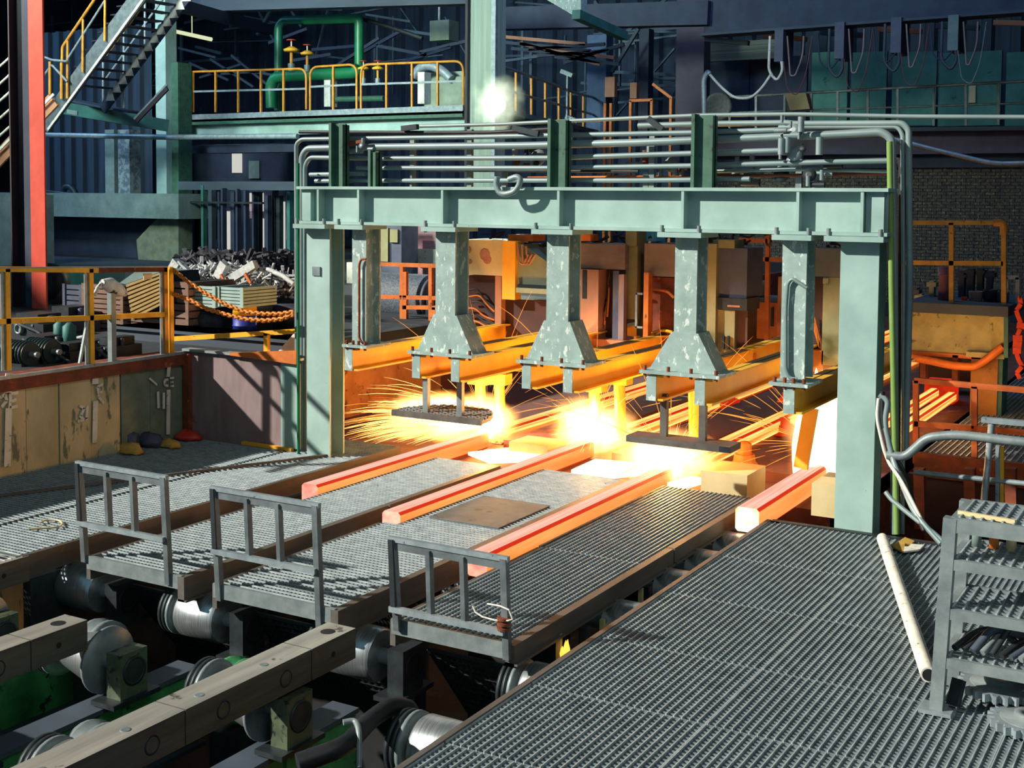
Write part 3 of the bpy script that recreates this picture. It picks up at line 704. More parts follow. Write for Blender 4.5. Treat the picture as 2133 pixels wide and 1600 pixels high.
# small flame under the third platform
fp = at(1178, 1340, x=-3.5)
def flame(c, h, r, mat, label, n=9, seed=1, lean=(0,0)):
    rnd = random.Random(seed); b = MB()
    for k in range(n):
        a = rnd.uniform(0, 6.28); rr = rnd.uniform(0, .55)*r; hh = h*rnd.uniform(.45, 1); w = r*rnd.uniform(.35, .6)
        p = Vector(c)+Vector((math.cos(a)*rr, math.sin(a)*rr, 0)); pts = []; rad = []
        for t in (0, .15, .35, .6, .85, 1):
            pts.append(p+Vector((lean[0]*t*h+rnd.uniform(-.12,.12)*r, lean[1]*t*h, hh*t))); rad.append(max(.002, w*(1-t)**.7*(.75+.6*t)))
        b.tube(pts, rad, 8)
    return b.build('flame', mat, label=label, cat='flame', group='flames at the cut ends')
flame(fp-Vector((0,0,.12)), .16, .05, E('small_flame', '#ffb040', 2.2), 'small orange flame deep in the walkway gap', 4, 3)
# ================================================================ cutting flames and sparks
TORCH = [Vector((-7.02, 11.58, .06)), Vector((-5.84, 11.82, .08)), Vector((-4.58, 10.9, .07)), Vector((-3.37, 11.75, .1))]
def glow_volume(name, c, size, dens, col_in, col_out, label, stretch_noise=(1,1,1), seed=0):
    """burning gas cloud or lamp glow: emissive volume fading from its middle"""
    mt = bpy.data.materials.new(name+'_gas'); mt.use_nodes = True; nt = mt.node_tree
    for n in list(nt.nodes): nt.nodes.remove(n)
    out = nt.nodes.new('ShaderNodeOutputMaterial'); em = nt.nodes.new('ShaderNodeEmission')
    tc = nt.nodes.new('ShaderNodeTexCoord')
    mp = nt.nodes.new('ShaderNodeMapping'); mp.inputs['Location'].default_value = (-1,-1,-1); mp.inputs['Scale'].default_value = (2,2,2)
    nt.links.new(tc.outputs['Generated'], mp.inputs[0])
    ln = nt.nodes.new('ShaderNodeVectorMath'); ln.operation = 'LENGTH'; nt.links.new(mp.outputs[0], ln.inputs[0])
    nz = nt.nodes.new('ShaderNodeTexNoise'); nz.inputs['Scale'].default_value = 3; nz.inputs['Detail'].default_value = 3
    m2 = nt.nodes.new('ShaderNodeMapping'); m2.inputs['Scale'].default_value = stretch_noise; m2.inputs['Location'].default_value = (seed, seed*2, 0)
    nt.links.new(tc.outputs['Object'], m2.inputs[0]); nt.links.new(m2.outputs[0], nz.inputs['Vector'])
    ad = nt.nodes.new('ShaderNodeMath'); ad.operation = 'MULTIPLY_ADD'; ad.inputs[1].default_value = .8; nt.links.new(nz.outputs[0], ad.inputs[0]); nt.links.new(ln.outputs['Value'], ad.inputs[2])
    mr = nt.nodes.new('ShaderNodeMapRange'); mr.inputs['From Min'].default_value = 1.3; mr.inputs['From Max'].default_value = .35
    nt.links.new(ad.outputs[0], mr.inputs[0])
    pw_ = nt.nodes.new('ShaderNodeMath'); pw_.operation = 'POWER'; pw_.inputs[1].default_value = 1.25; nt.links.new(mr.outputs[0], pw_.inputs[0])
    st = nt.nodes.new('ShaderNodeMath'); st.operation = 'MULTIPLY'; st.inputs[1].default_value = dens; nt.links.new(pw_.outputs[0], st.inputs[0])
    mx = nt.nodes.new('ShaderNodeMix'); mx.data_type = 'RGBA'; mx.inputs[6].default_value = (*lin(col_out), 1); mx.inputs[7].default_value = (*lin(col_in), 1)
    nt.links.new(mr.outputs[0], mx.inputs['Factor'])
    nt.links.new(mx.outputs[2], em.inputs['Color']); nt.links.new(st.outputs[0], em.inputs['Strength'])
    nt.links.new(em.outputs[0], out.inputs['Volume'])
    b = MB(); b.lathe(c, (0,0,1), [(-size[2]*math.cos(math.pi*k/10), size[0]*math.sin(math.pi*k/10)) for k in range(11)], 20)
    b.v = [(c[0]+(p[0]-c[0]), c[1]+(p[1]-c[1])*size[1]/size[0], p[2]) for p in b.v]
    return b.build(name, mt, label=label, cat='flame', group='burning gas at the cut ends')
def sparks(c, n, L, label, mat, dirs, thick=.0026, seed=1, group='spark showers'):
    rnd = random.Random(seed); b = MB()
    for k in range(n):
        d0, sp = rnd.choice(dirs); d = Vector((d0[0]+rnd.gauss(0, sp), d0[1]+rnd.gauss(0, sp), d0[2]+rnd.gauss(0, sp))).normalized()
        v = rnd.uniform(.25, 1)*L; s = rnd.uniform(.02, .5); e = s+rnd.uniform(.12, .5)
        pts = []
        for i in range(5):
            t = s+(e-s)*i/4; p = Vector(c)+d*v*t*2-Vector((0,0,1))*.55*(t*v)**2
            pts.append(p)
        if pts[-1].z < -.1: continue
        w = thick*rnd.uniform(.5, 1.2)
        b.tube(pts, [w*.3, w, w, w*.8, w*.2], 4)
    return b.build('spark_shower', mat, label=label, cat='sparks', group=group, kind='stuff')
lbT = ['at the leftmost cut', 'at the second cut', 'at the third cut', 'at the right column']
LEFT = [((-1,-.25,.12), .12), ((-1,.2,.2), .16), ((-.9,-.5,.02), .1)]
for i, c in enumerate(TORCH):
    if i < 3:
        flame(c-Vector((0,0,.06)), .3 if i else .22, .12, flame_core, f'white hot flame {lbT[i]}', 8, 10+i)
        sparks(c+Vector((0,0,.05)), 900 if i == 0 else 200, 1.25 if i == 0 else .42, f'yellow spark shower {lbT[i]}', spark_m,
               LEFT if i == 0 else [((-.6,-.4,.5), .4), ((.5,-.5,.6), .4), ((0,-.8,.2), .3)], seed=20+i)
        if i == 0: sparks(c+Vector((0,0,.0)), 700, 1.9, 'low orange spark fan spreading left from the leftmost cut', spark_o, [((-1,-.1,.06), .13), ((-1,-.35,.0), .12)], thick=.0032, seed=77)
        sparks(c+Vector((0,0,.1)), 34, 1.6, f'thin orange sparks arcing high {lbT[i]}', spark_o, [((-.2,-.1,1), .5), ((.5,.1,.9), .4)], thick=.003, seed=40+i, group='high arcing sparks')
    l = light('torch_flame_light', 'POINT', c+Vector((0,-.05,.28)), (150, 130, 120, 110)[i], '#ffb060', .12)
glow_volume('burning_gas', TORCH[0]+Vector((-.42,-.05,.12)), (1.0,.5,.34), 45, '#fff0b0', '#ffa030', 'bright burning gas fanning left of the leftmost cut', seed=1)
glow_volume('burning_gas', TORCH[1]+Vector((0,-.05,.1)), (.62,.5,.42), 22, '#fff3b8', '#ffa030', 'bright burning gas around the second cut', seed=2)
glow_volume('burning_gas', TORCH[2]+Vector((-.05,-.05,.08)), (.62,.5,.36), 24, '#fff3b8', '#ff8a20', 'bright burning gas around the third cut', seed=3)
flame(TORCH[3]+Vector((-.05,-.1,-.1)), 1.05, .26, flame_core, 'tall white flame roaring behind the right column', 16, 33, lean=(.05,.02))
glow_volume('burning_gas', TORCH[3]+Vector((.02,-.1,.38)), (.45,.4,.68), 16, '#fff3b8', '#ff8a20', 'bright burning gas of the tall flame behind right column', seed=4)
sparks(TORCH[3]+Vector((0,-.2,.2)), 40, 1.2, 'thin orange sparks falling left of the tall flame', spark_o, [((-1,-.3,.3), .4)], thick=.003, seed=60, group='high arcing sparks')
# torch lances standing behind each cut
for i, (px, t, b, xx) in enumerate(((1040,800,940,0),(1238,815,930,0),(1290,800,900,0),(1445,800,985,0),(1000,800,900,0))):
    y = 11.9; p, q = at(px, t, y=y), at(px+4, b, y=y)
    r = thing('torch_lance', tuple(q), ['yellow torch lance above the leftmost cut', 'torch lance left above the second cut', 'torch lance right above the second cut', 'torch lance above the third cut', 'torch lance farther left above the leftmost cut'][i], 'torch', 'cutting torches')
    MB().cyl(q, p, .06, 12).build('tube', amber_panel, r); MB().cyl(q-Vector((0,0,.06)), q, .03, 12, .06).build('nozzle', steel, r)
    MB().box(tuple(p+Vector((-.12,-.08,0))), tuple(p+Vector((.12,.08,.12)))).build('clamp', amber_panel, r)
p, q = at(1690,850,y=11.2), at(1668,975,y=11.2)
MB().bar(p, q, .13, .04, up=(0,1,0)).build('heat_shield', amber_panel, label='tilted amber heat shield plate beside the tall flame', cat='plate')
# lit blocks under the cuts
def block(px0, py0, px1, py1, y, dep, mat, label, name='slag_block', cat='block', group='blocks by the cuts'):
    a, b = rect(px0, py0, px1, py1, y, dep); b_ = MB().box(a, b); return b_.build(name, mat, label=label, cat=cat, group=group)
block(1060, 925, 1140, 950, 11.0, .4, cream, 'pale slag block under the leftmost cut')
block(1460, 985, 1556, 1040, 10.6, .5, cream, 'pale slag block right of the third cut')
block(1690, 1010, 1756, 1078, 10.2, .5, cream, 'khaki block behind the right column foot')
for k, pts in enumerate(([(975,948),(1060,938),(1138,944),(1130,962),(1020,966)], [(1190,985),(1240,962),(1330,970),(1345,990),(1270,998)], [(1390,1012),(1440,998),(1480,1004),(1430,1018)])):
    q = [at(x, v, z=-.02) for x, v in pts]; MB().prism(q, (0,0,.03)).build('slag_pool', flame_core, label=['white hot slag pool under the leftmost cut', 'white hot slag pool under the second cut', 'white hot slag pool at the third cut'][k], cat='slag', group='slag pools')
# bollard knobs between far strands
for k, (px, pyb, ht) in enumerate(((1550, 985, .32), (1632, 905, .2), (1520, 850, .2), (1640, 850, .22), (1710, 880, .25))):
    c = at(px, pyb, z=-.1); r = thing('guide_knob', tuple(c), ['round topped guide knob nearest, right of the third cut', 'guide knob beside the third strand, second away', 'guide knob on the far second strand', 'small guide knob farthest along the strands', 'guide knob by the strand at the right column'][k], 'guide', 'guide knobs on the slab')
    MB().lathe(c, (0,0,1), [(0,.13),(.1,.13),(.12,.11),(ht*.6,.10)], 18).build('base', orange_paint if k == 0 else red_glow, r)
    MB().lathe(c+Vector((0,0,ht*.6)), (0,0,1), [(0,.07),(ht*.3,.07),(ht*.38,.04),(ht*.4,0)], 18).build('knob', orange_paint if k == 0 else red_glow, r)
# roller table slab ridges behind the flames
for k, x in enumerate((-6.5, -5.2, -3.95)):
    MB().box((x-.32, 11.6, -.13), (x+.32, 26, -.02)).build('table_plate', red_slab, label=['red brown table plate between first and second strand', 'red brown table plate between second and third strand', 'red brown table plate between third and right strand'][k], cat='plate', group='plates between the strands')
# ================================================================ torch carriages on the runway beams
def part(root, name, px0, py0, px1, py1, y, dep, mat, parent=None, bev=0):
    a, b = rect(px0, py0, px1, py1, y, dep)
    return MB().box(a, b).build(name, mat, parent or root)
def cable(root, pts, r, mat, y, name='cable'):
    return MB().tube([at(x, v, y=y) for x, v in pts], r, 6, .1).build(name, mat, root)
def carriage(px, py, y, label):
    return thing('torch_carriage', tuple(at(px, py, y=y)), label, 'machine', 'torch carriages riding on the beams')
y = 12.6
R = carriage(1030, 715, y, 'torch carriage with cream box, red blots and amber post, behind the second hanger')
c = part(R, 'cream_box', 963, 500, 1047, 573, y, .6, cream)
for (bx, by, rr) in ((976, 520, .045), (979, 545, .03), (1010, 530, .075), (1015, 540, .06)):
    q = at(bx, by, y=y-.003); MB().lathe(q, (0,-1,0), [(0, rr), (.004, rr*.9)], 9).build('red_blot', M('red_blot', '#b06064', '#a89070', 14, .7), R, label='reddish blot on the cream box')
part(R, 'amber_post', 1046, 502, 1073, 624, y-.06, .14, amber_panel)
a, b = rect(1075, 510, 1146, 612, y, .5)
xm = a[0]+(b[0]-a[0])*.2; zk = a[2]+(b[2]-a[2])*.62
MB().prism([(a[0], y, a[2]), (b[0], y, a[2]), (b[0], y, zk), (xm, y, b[2]), (a[0], y, b[2])], (0,.5,0)).build('grey_panel', cab_grey, R)
part(R, 'ledge', 1078, 594, 1146, 600, y-.06, .06, dark_steel); part(R, 'ledge', 1075, 601, 1146, 611, y-.1, .1, cab_grey)
part(R, 'body', 963, 574, 1033, 708, y+.12, .5, cab_brown); part(R, 'body', 1034, 624, 1146, 724, y+.1, .5, cab_brown)
part(R, 'side_post', 1031, 575, 1044, 706, y, .1, copper)
part(R, 'cap', 1058, 489, 1110, 502, y+.1, .3, orange_paint)
for k in range(7):
    x0 = 968+random.uniform(0, 12); cable(R, [(x0, 606+k*12), (x0+22, 600+k*14), (x0+38, 625+k*11), (1030, 640+k*9)], .012, orange_paint if k % 2 else rubber, y+.05)
for k in range(3): cable(R, [(1078+k*9, 512), (1080+k*9, 545), (1090+k*6, 552), (1100+k*8, 530)], .012, copper, y-.05)
R = carriage(1300, 715, 12.6, 'torch carriage with copper panels and open cable bay, between third and fourth hangers')
part(R, 'top_box', 1198, 508, 1302, 560, y, .5, M('dusky_box', '#6d5a54', '#8a7a70', 2.5, .6, stretch=(1,1,2)))
part(R, 'copper_panel', 1196, 561, 1246, 722, y-.05, .3, copper); part(R, 'slot', 1213, 562, 1222, 622, y-.055, .01, dark_steel)
part(R, 'bay', 1246, 561, 1276, 712, y+.15, .4, cab_brown); part(R, 'post', 1276, 564, 1288, 716, y, .12, cab_blue)
part(R, 'post', 1288, 572, 1299, 710, y-.04, .08, plate_brown); part(R, 'base_plate', 1230, 708, 1300, 722, y-.1, .5, copper)
part(R, 'olive_panel', 1303, 508, 1327, 665, y+.1, .3, cab_olive); part(R, 'olive_panel', 1303, 480, 1326, 512, y+.05, .3, cab_olive)
part(R, 'post', 1327, 530, 1342, 700, y+.2, .2, black); part(R, 'orange_post', 1340, 568, 1350, 738, y-.1, .1, orange_paint)
part(R, 'top_box', 1342, 508, 1405, 576, y, .5, M('dusky_tan_box', '#8a7868', '#75655a', 2.5, .6)); part(R, 'housing', 1350, 578, 1405, 725, y+.1, .5, rust)
part(R, 'rung', 1323, 610, 1338, 614, y-.02, .03, steel); part(R, 'rung', 1323, 680, 1338, 684, y-.02, .03, steel); part(R, 'rail', 1323, 610, 1327, 684, y-.02, .03, steel)
part(R, 'cap', 1206, 488, 1230, 502, y, .2, orange_paint)
for k in range(6): cable(R, [(1250+k*3, 700-k*8), (1258+k*2, 650-k*6), (1268, 600-k*3), (1272, 570)], .012, orange_paint if k % 2 else rubber, y+.08)
cable(R, [(1350, 600), (1372, 604), (1390, 606), (1404, 620)], .018, orange_paint, y+.05); cable(R, [(1352, 700), (1365, 690), (1385, 688), (1400, 692)], .018, amber_panel, y+.05)
R = carriage(1510, 735, 12.6, 'torch carriage with olive column and slate blue box, between fourth and fifth hangers')
part(R, 'olive_column', 1460, 508, 1491, 738, y-.05, .25, cab_olive); part(R, 'olive_cap', 1485, 500, 1530, 517, y, .3, cab_olive)
part(R, 'slate_box', 1490, 517, 1556, 620, y+.05, .5, cab_blue); part(R, 'tray', 1490, 621, 1556, 646, y, .4, dark_steel); part(R, 'strip', 1515, 636, 1541, 640, y-.01, .01, copper)
ob = part(R, 'olive_cabinet', 1494, 646, 1530, 738, y+.02, .4, cab_olive)
for qx in (1504, 1514): part(R, 'handle', qx, 700, qx+4, 728, y-.02, .03, dark_steel, ob)
part(R, 'post', 1530, 620, 1557, 740, y+.1, .3, cab_brown); part(R, 'base_plate', 1505, 738, 1556, 762, y-.15, .5, steel)
R = carriage(1725, 770, 12.6, 'torch carriage with olive cabinet, glimpsed left of the right column')
part(R, 'top_box', 1694, 518, 1756, 577, y, .4, M('smoky_box', '#5c5f5c', '#7b776a', 2.5, .6)); cb = part(R, 'olive_cabinet', 1713, 578, 1756, 762, y, .4, cab_olive)
part(R, 'lamp', 1714, 580, 1725, 591, y-.02, .02, khaki, cb); part(R, 'bay', 1690, 577, 1714, 735, y+.15, .3, cab_brown); part(R, 'box', 1690, 730, 1714, 775, y, .3, orange_paint)
for k in range(4): cable(R, [(1696, 660+k*8), (1703, 690+k*6), (1710, 720+k*4)], .012, orange_paint, y+.1)
# fork stops standing on the runway beams
for k, (px, pyb, yy) in enumerate(((1088, 740, 12.2), (1320, 728, 12.3), (1565, 765, 12.2))):
    q = at(px, pyb, y=yy); f = thing('fork_stop', tuple(q), ['two pronged stop left of the third hanger foot', 'two pronged stop left of the fourth hanger foot', 'two pronged stop left of the fifth hanger'][k], 'stop', 'fork stops on the beams')
    for dx in (0, .09): MB().box((q.x+dx, yy, q.z), (q.x+dx+.03, yy+.05, q.z+.14-dx*.4)).build('prong', orange_paint, f)
    MB().box((q.x-.02, yy-.02, q.z-.03), (q.x+.16, yy+.1, q.z)).build('foot', orange_paint, f)
# dark cable clutter above the carriages
cb = MB(); rnd = random.Random(5)
for k in range(70):
    px = rnd.uniform(960, 1755); q = at(px, rnd.uniform(484, 512), y=12.9); q2 = q+Vector((rnd.uniform(-.3,.3), .1, rnd.uniform(-.06,.08)))
    cb.tube([q, (q+q2)/2-Vector((0,0,rnd.uniform(0,.06))), q2], rnd.uniform(.008,.02), 5)
cb.build('cable_bundle', cab_brown, label='dark bundle of cables strung above the torch carriages', cat='cables', kind='stuff')
a, b = rect(955, 478, 1760, 484, 13.0, .12); MB().box(a, b).build('cable_tray', cab_brown, label='brown cable tray above the torch carriages', cat='tray')
a, b = rect(1346, 481, 1385, 503, 12.9, .05); MB().box(a, b).build('blue_sheet', sky_blue, label='sky blue plastic sheet hanging under the green beam', cat='sheet')

# ---- behind the left hangers
a, b = rect(838, 466, 930, 690, 22, .2); MB().box(a, b).build('pink_partition', pinkw, label='pink painted partition wall behind the second hanger', cat='wall')
a, b = rect(862, 519, 925, 552, 21.9, .08); MB().box(a, b).build('white_board', white_p, label='white board on the pink partition', cat='board')
CB = thing('control_cabinet', tuple(at(810, 560, y=21)), 'olive control cabinet standing behind the first hanger', 'cabinet')
part(CB, 'body', 786, 470, 836, 640, 21, .6, cab_blue); part(CB, 'door', 790, 475, 808, 545, 20.95, .05, cab_olive); part(CB, 'door', 812, 478, 828, 505, 20.95, .05, cab_olive)
a, b = rect(722, 548, 790, 600, 20, .1); MB().box(a, b).build('white_screen', white_p, label='white panel seen between left column and first hanger', cat='panel')
# wire drum
yd = 15.2; c0 = at(760, 622, y=yd); c1 = at(868, 622, y=yd); rr = (at(820, 570, y=yd).z-at(820, 676, y=yd).z)/2
D = thing('wire_drum', (c0.x, yd+rr, c0.z-rr), 'large drum wound with grey wire behind orange rails', 'drum')
cc = (c0.x, yd+rr, c0.z)
prof = [(0, rr*.6)]
for k in range(24):
    o = (c1.x-c0.x)*k/24; prof += [(o, rr*.96), (o+(c1.x-c0.x)/48, rr)]
prof += [(c1.x-c0.x, rr*.6)]
MB().lathe(cc, (1,0,0), prof, 40).build('wire_winding', wire_m, D)
for o in (-.06, c1.x-c0.x+.02): MB().lathe((cc[0]+o, cc[1], cc[2]), (1,0,0), [(0,.05),(0,rr*.9),(.05,rr*.9),(.05,.05)], 32).build('end_disc', cab_blue, D)
MB().cyl((cc[0]-.2, cc[1], cc[2]), (c1.x+.25, cc[1], cc[2]), .08, 12).build('axle', dark_steel, D)
for xx in (cc[0]-.15, c1.x+.15): MB().box((xx-.05, cc[1]-.3, .87), (xx+.05, cc[1]+.3, cc[2]+.05)).build('stand', dark_steel, D)
def railing(label, y, rails, posts, mat, r=.03, name='railing', group=None, gz=None):
    R = thing(name, tuple(at(posts[0][0], posts[0][2], y=y)), label, 'railing', group)
    for (x0, y0, x1, y1) in rails: MB().bar(at(x0, y0, y=y), at(x1, y1, y=y), r*1.6, r*1.6).build('rail', mat, R)
    for (x, y0, y1) in posts:
        q0, q1 = at(x, y1, y=y), at(x, y0, y=y)
        if gz is not None: q0.z = gz
        MB().bar(q0, q1, r*1.6, r*1.6, up=(0,1,0)).build('post', mat, R)
    return R
railing('orange railing in front of the wire drum', 14.6, [(785,550,915,554),(785,618,915,621),(840,640,912,641),(785,678,905,684)], [(838,552,705),(845,566,700),(898,556,680),(905,640,690)], orange_paint, .035, group='orange railings', gz=.87)
railing('orange posts and rails at the back of the flame pit', 16.0, [(830,797,1060,800),(830,765,990,770)], [(845,720,850),(1042,780,850),(960,780,850)], orange_paint, .04, group='orange railings', gz=-.12)
# ---- behind the fifth hanger
OB = thing('orange_cabinet', tuple(at(1590, 705, y=19)), 'orange hopper box left of the last hanger', 'cabinet')
part(OB, 'body', 1557, 630, 1622, 706, 19, .6, orange_paint); part(OB, 'lid', 1555, 622, 1622, 630, 18.9, .8, slate); part(OB, 'stand', 1562, 706, 1618, 770, 19.1, .4, cab_brown); part(OB, 'rib', 1605, 640, 1610, 680, 18.95, .05, dark_steel)
a, b = rect(1619, 577, 1634, 752, 13.6, .15); MB().box(a, b).build('tan_post', copper, label='tan upright post just left of the last hanger', cat='post')
railing('orange cross railing seen left of the last hanger', 18.5, [(1556,539,1640,541),(1540,500,1600,502)], [(1600,478,620)], orange_paint, .04, group='orange railings', gz=-.12)
for k, (px, t, bb, mt, nm) in enumerate(((1565, 545, 620, purple_pipe, 'purple vent pipe standing left of the last hanger'), (1585, 585, 620, conc_grey, 'grey canister left of the last hanger'))):
    p, q = at(px, bb+2, y=19.25), at(px, t, y=19.25); MB().lathe(p, (0,0,1), [(0,.09),(.0,.1),((q-p).length*.8,.1),((q-p).length*.8,.14),((q-p).length,.14),((q-p).length,.05)], 16).build('vent_pipe' if k == 0 else 'canister', mt, label=nm, cat='pipe' if k == 0 else 'canister')
# ================================================================ background: left stairs, columns, upper platform
def post_box(name, px0, py0, px1, py1, y, dep, mat, label, cat, group=None):
    a, b = rect(px0, py0, px1, py1, y, dep); return MB().box(a, b).build(name, mat, label=label, cat=cat, group=group)
# red column (H section)
yr = 12.7
xa, xb, xc_ = at(20, 320, y=yr).x, at(62, 320, y=yr).x, at(92, 320, y=yr).x
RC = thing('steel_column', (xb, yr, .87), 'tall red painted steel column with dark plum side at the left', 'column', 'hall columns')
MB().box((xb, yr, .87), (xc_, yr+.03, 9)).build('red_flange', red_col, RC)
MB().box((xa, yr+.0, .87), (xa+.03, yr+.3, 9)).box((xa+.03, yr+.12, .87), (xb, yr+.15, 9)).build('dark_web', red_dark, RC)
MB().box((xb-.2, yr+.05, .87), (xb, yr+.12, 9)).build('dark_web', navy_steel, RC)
# green column on the left
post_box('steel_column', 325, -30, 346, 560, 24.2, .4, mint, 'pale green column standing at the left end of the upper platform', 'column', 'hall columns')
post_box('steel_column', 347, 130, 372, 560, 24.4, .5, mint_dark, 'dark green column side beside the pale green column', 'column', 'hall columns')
# concrete gallery on the left
post_box('concrete_ledge', -40, 402, 372, 452, 23.5, 1.5, conc_grey, 'grey concrete ledge crossing behind the red column', 'ledge')
post_box('gallery_wall', -40, 452, 330, 562, 24.6, .3, navy_steel, 'dark recess wall under the grey concrete ledge', 'wall')
MB().prism([at(290, 560, y=24.0), at(372, 560, y=24.0), at(372, 440, y=24.0), at(330, 452, y=24.0), at(284, 500, y=24.0)], (0,.5,0)).build('concrete_buttress', concrete_g, label='greenish concrete buttress under the ledge end', cat='buttress')
post_box('concrete_pier', -40, 405, 28, 640, 20, 1.2, conc_grey, 'grey concrete pier at the left picture edge', 'pier')
rb = ribbed('wall_left_back', at(90, 350, y=27).x, at(330, 350, y=27).x, 27, at(200, 440, y=27).z, at(200, 60, y=27).z, .5, M('slate_ribbed_sheet', '#2f3f4e', '#22303e', 1.2, .8, stretch=(3,1,.3), chip='#3c505c', chip_scale=1.2), .12); rb.name = 'wall_side'
for k, (x0, x1, mt) in enumerate(((219, 238, conc_grey), (246, 270, M('speckled_post', '#7f8f92', '#50626c', 6, .8, lo=.45, hi=.55)))):
    post_box('gallery_post', x0, 270, x1, 425, 24.5, .4, mt, ['grey post on the ledge, left of the pair', 'speckled post on the ledge, right of the pair'][k], 'post', 'posts on the ledge')
MB().tube([at(x, v, y=25) for x, v in [(130,402),(135,390),(145,388),(155,398),(160,410)]], .09, 8, .2).build('pipe_elbow', dark_steel, label='dark pipe elbow on the concrete ledge', cat='pipe')
MB().tube([at(90, 398, y=24.8), at(225, 413, y=24.8)], .05, 6).build('pipe', dark_steel, label='dark pipe along the concrete ledge', cat='pipe', group='background pipes')
# main stair
gap_light_white = M('gap_light_white', '#f4f2ea', '#dcdcd6', 6, .6)  # white for the light showing between the treads
S = thing('steel_stair', tuple(at(120, 240, y=20)), 'silver stair climbing to the top left with white plates as light between treads', 'stair', 'steel stairs')
MB().bar(at(92, 262, y=20), at(300, -20, y=20), .06, .42, up=(0,0,1)).build('stringer', guard_steel, S)
MB().bar(at(100, 270, y=19.95), at(306, -12, y=19.95), .03, .06, up=(0,0,1)).build('stringer_edge', white_p, S)
MB().bar(at(214, 228, y=21.4), at(392, -8, y=21.4), .06, .26, up=(0,0,1)).build('stringer', navy_steel, S)
for k in range(14):
    t = k/13; x, v = 222+(392-222)*t, 208+(-16-208)*t
    q = at(x, v, y=21.36)
    MB().prism([q+Vector((-.03,0,-.02)), q+Vector((.27,0,-.03)), q+Vector((.17,0,.23)), q+Vector((.05,0,.2))], (0,.02,0)).build('light_gap_plate', gap_light_white, S)  # white plate stands in for bright light seen between tread and stringer
    q0 = at(x-92, v+18, y=20.0); MB().bar(q+Vector((.1,.0,.27)), Vector((q0.x, 20.05, q.z+.27)), .26, .03).build('tread', red_dark, S)
def rail_line(root, pts, y, r, mat, name='rail'): return MB().tube([at(a, b, y=y) for a, b in pts], r, 6, .05).build(name, mat, root)
rail_line(S, [(128,205),(130,98),(195,2),(215,-30)], 19.9, .035, yell_orange); rail_line(S, [(130,140),(232,-20)], 19.9, .028, galv)
for (x0, v0, x1, v1) in ((173, 40, 172, 150), (219, -5, 218, 85), (141, 85, 140, 205)): rail_line(S, [(x0, v0), (x1, v1)], 19.9, .03, yell_orange, 'post')
rail_line(S, [(222,115),(335,-40)], 21.5, .028, yell_orange); rail_line(S, [(220,165),(345,-10)], 21.5, .028, galv)
for x, v0, v1 in ((215,130,215),(258,60,225),(302,-10,92)): rail_line(S, [(x, v0), (x, v1)], 21.5, .03, galv, 'post')
# landing and lower flight
L = thing('stair_landing', tuple(at(230, 250, y=21)), 'teal stair landing beam with railing left of the upper platform', 'landing')
MB().bar(at(100, 220, y=21), at(350, 262, y=23.5), .12, .3).build('landing_beam', teal_steel, L); MB().bar(at(130, 205, y=22), at(285, 235, y=22), .6, .05).build('landing_plate', navy_steel, L)
part_ = MB().bar(at(140, 232, y=20.9), at(162, 236, y=20.9), .03, .1); part_.build('name_plate', conc_grey, L)
MB().bar(at(280, 248, y=22), at(348, 176, y=22), .04, .05).build('brace', galv, L); MB().bar(at(285, 252, y=22), at(349, 184, y=22), .05, .1).build('brace', red_dark, L)
for (pts) in ([(90,118),(108,125),(140,128)], [(90,160),(108,135),(140,170)], [(88,230),(112,206)]): rail_line(L, pts, 19.8, .03, galv)
for x, v0, v1 in ((104,128,205),(128,130,206)): rail_line(L, [(x, v0), (x, v1)], 19.8, .035, yell_orange, 'post')
S2 = thing('steel_stair', tuple(at(10, 320, y=17)), 'second stair flight cut by the left picture edge', 'stair', 'steel stairs')
MB().bar(at(-60, 390, y=17), at(112, 208, y=17.6), .06, .3).build('stringer', copper, S2); MB().bar(at(-60, 372, y=16.9), at(112, 196, y=17.5), .03, .05).build('stringer_edge', white_p, S2)
for k in range(5): rail_line(S2, [(-30, 165+k*36), (20, 120+k*36)], 17, .025, white_p)
# upper platform
yp = 25.0
U = thing('upper_platform', tuple(at(660, 260, y=yp)), 'mint green upper platform girder with amber railing behind the pipes', 'platform')
a, b = rect(352, 238, 968, 280, yp, .1)
x0, x1 = a[0], b[0]
zt, zb = at(660, 235, y=yp).z, at(660, 279, y=yp).z
MB().box((x0, yp+.12, zb), (x1, yp+.16, zt-.1)).box((x0, yp, zb), (x1, yp+.3, zb+.04)).box((x0, yp-.1, zt-.14), (x1, yp+.3, zt-.08)).build('girder', mint, U)
MB().box((x0, yp-.05, zt-.08), (x1, yp+6, zt-.04)).build('deck', steel, U)
MB().box((x0, yp-.08, zt-.1), (x1, yp-.05, zt+.06)).build('toe_board', galv, U)
MB().box((x0, yp-.1, zt-.22), (x1, yp-.06, zt-.08)).build('upper_flange', mint_dark, U)
MB().prism([at(352,250,y=yp-.05), at(375,250,y=yp-.05), at(378,282,y=yp-.05), at(352,282,y=yp-.05)], (0,.1,0)).build('end_bracket', mint_dark, U)
def rail_section(pxs, y0a, y1a, half, y=yp-.02):
    (xa, xb) = pxs
    def top(x): return y0a+(y1a-y0a)*(x-xa)/(xb-xa)
    za = lambda x, v: at(x, v, y=y)
    MB().tube([za(xa, 234), za(xa, top(xa)), za(xb, top(xb)), za(xb, 228)], .032, 6, .25).build('top_rail', yell_orange, U)
    MB().bar(za(xa, top(xa)+41), za(xb, top(xb)+42), .04, .05).build('mid_rail', galv, U)
    n = half
    for k in range(1, n):
        x = xa+(xb-xa)*k/n; MB().bar(za(x, 234), za(x, top(x)), .05, .05, up=(0,1,0)).build('post', yell_orange, U)
rail_section((355, 638), 151, 143, 6); rail_section((646, 743), 140, 134, 2); rail_section((752, 965), 135, 127, 4)
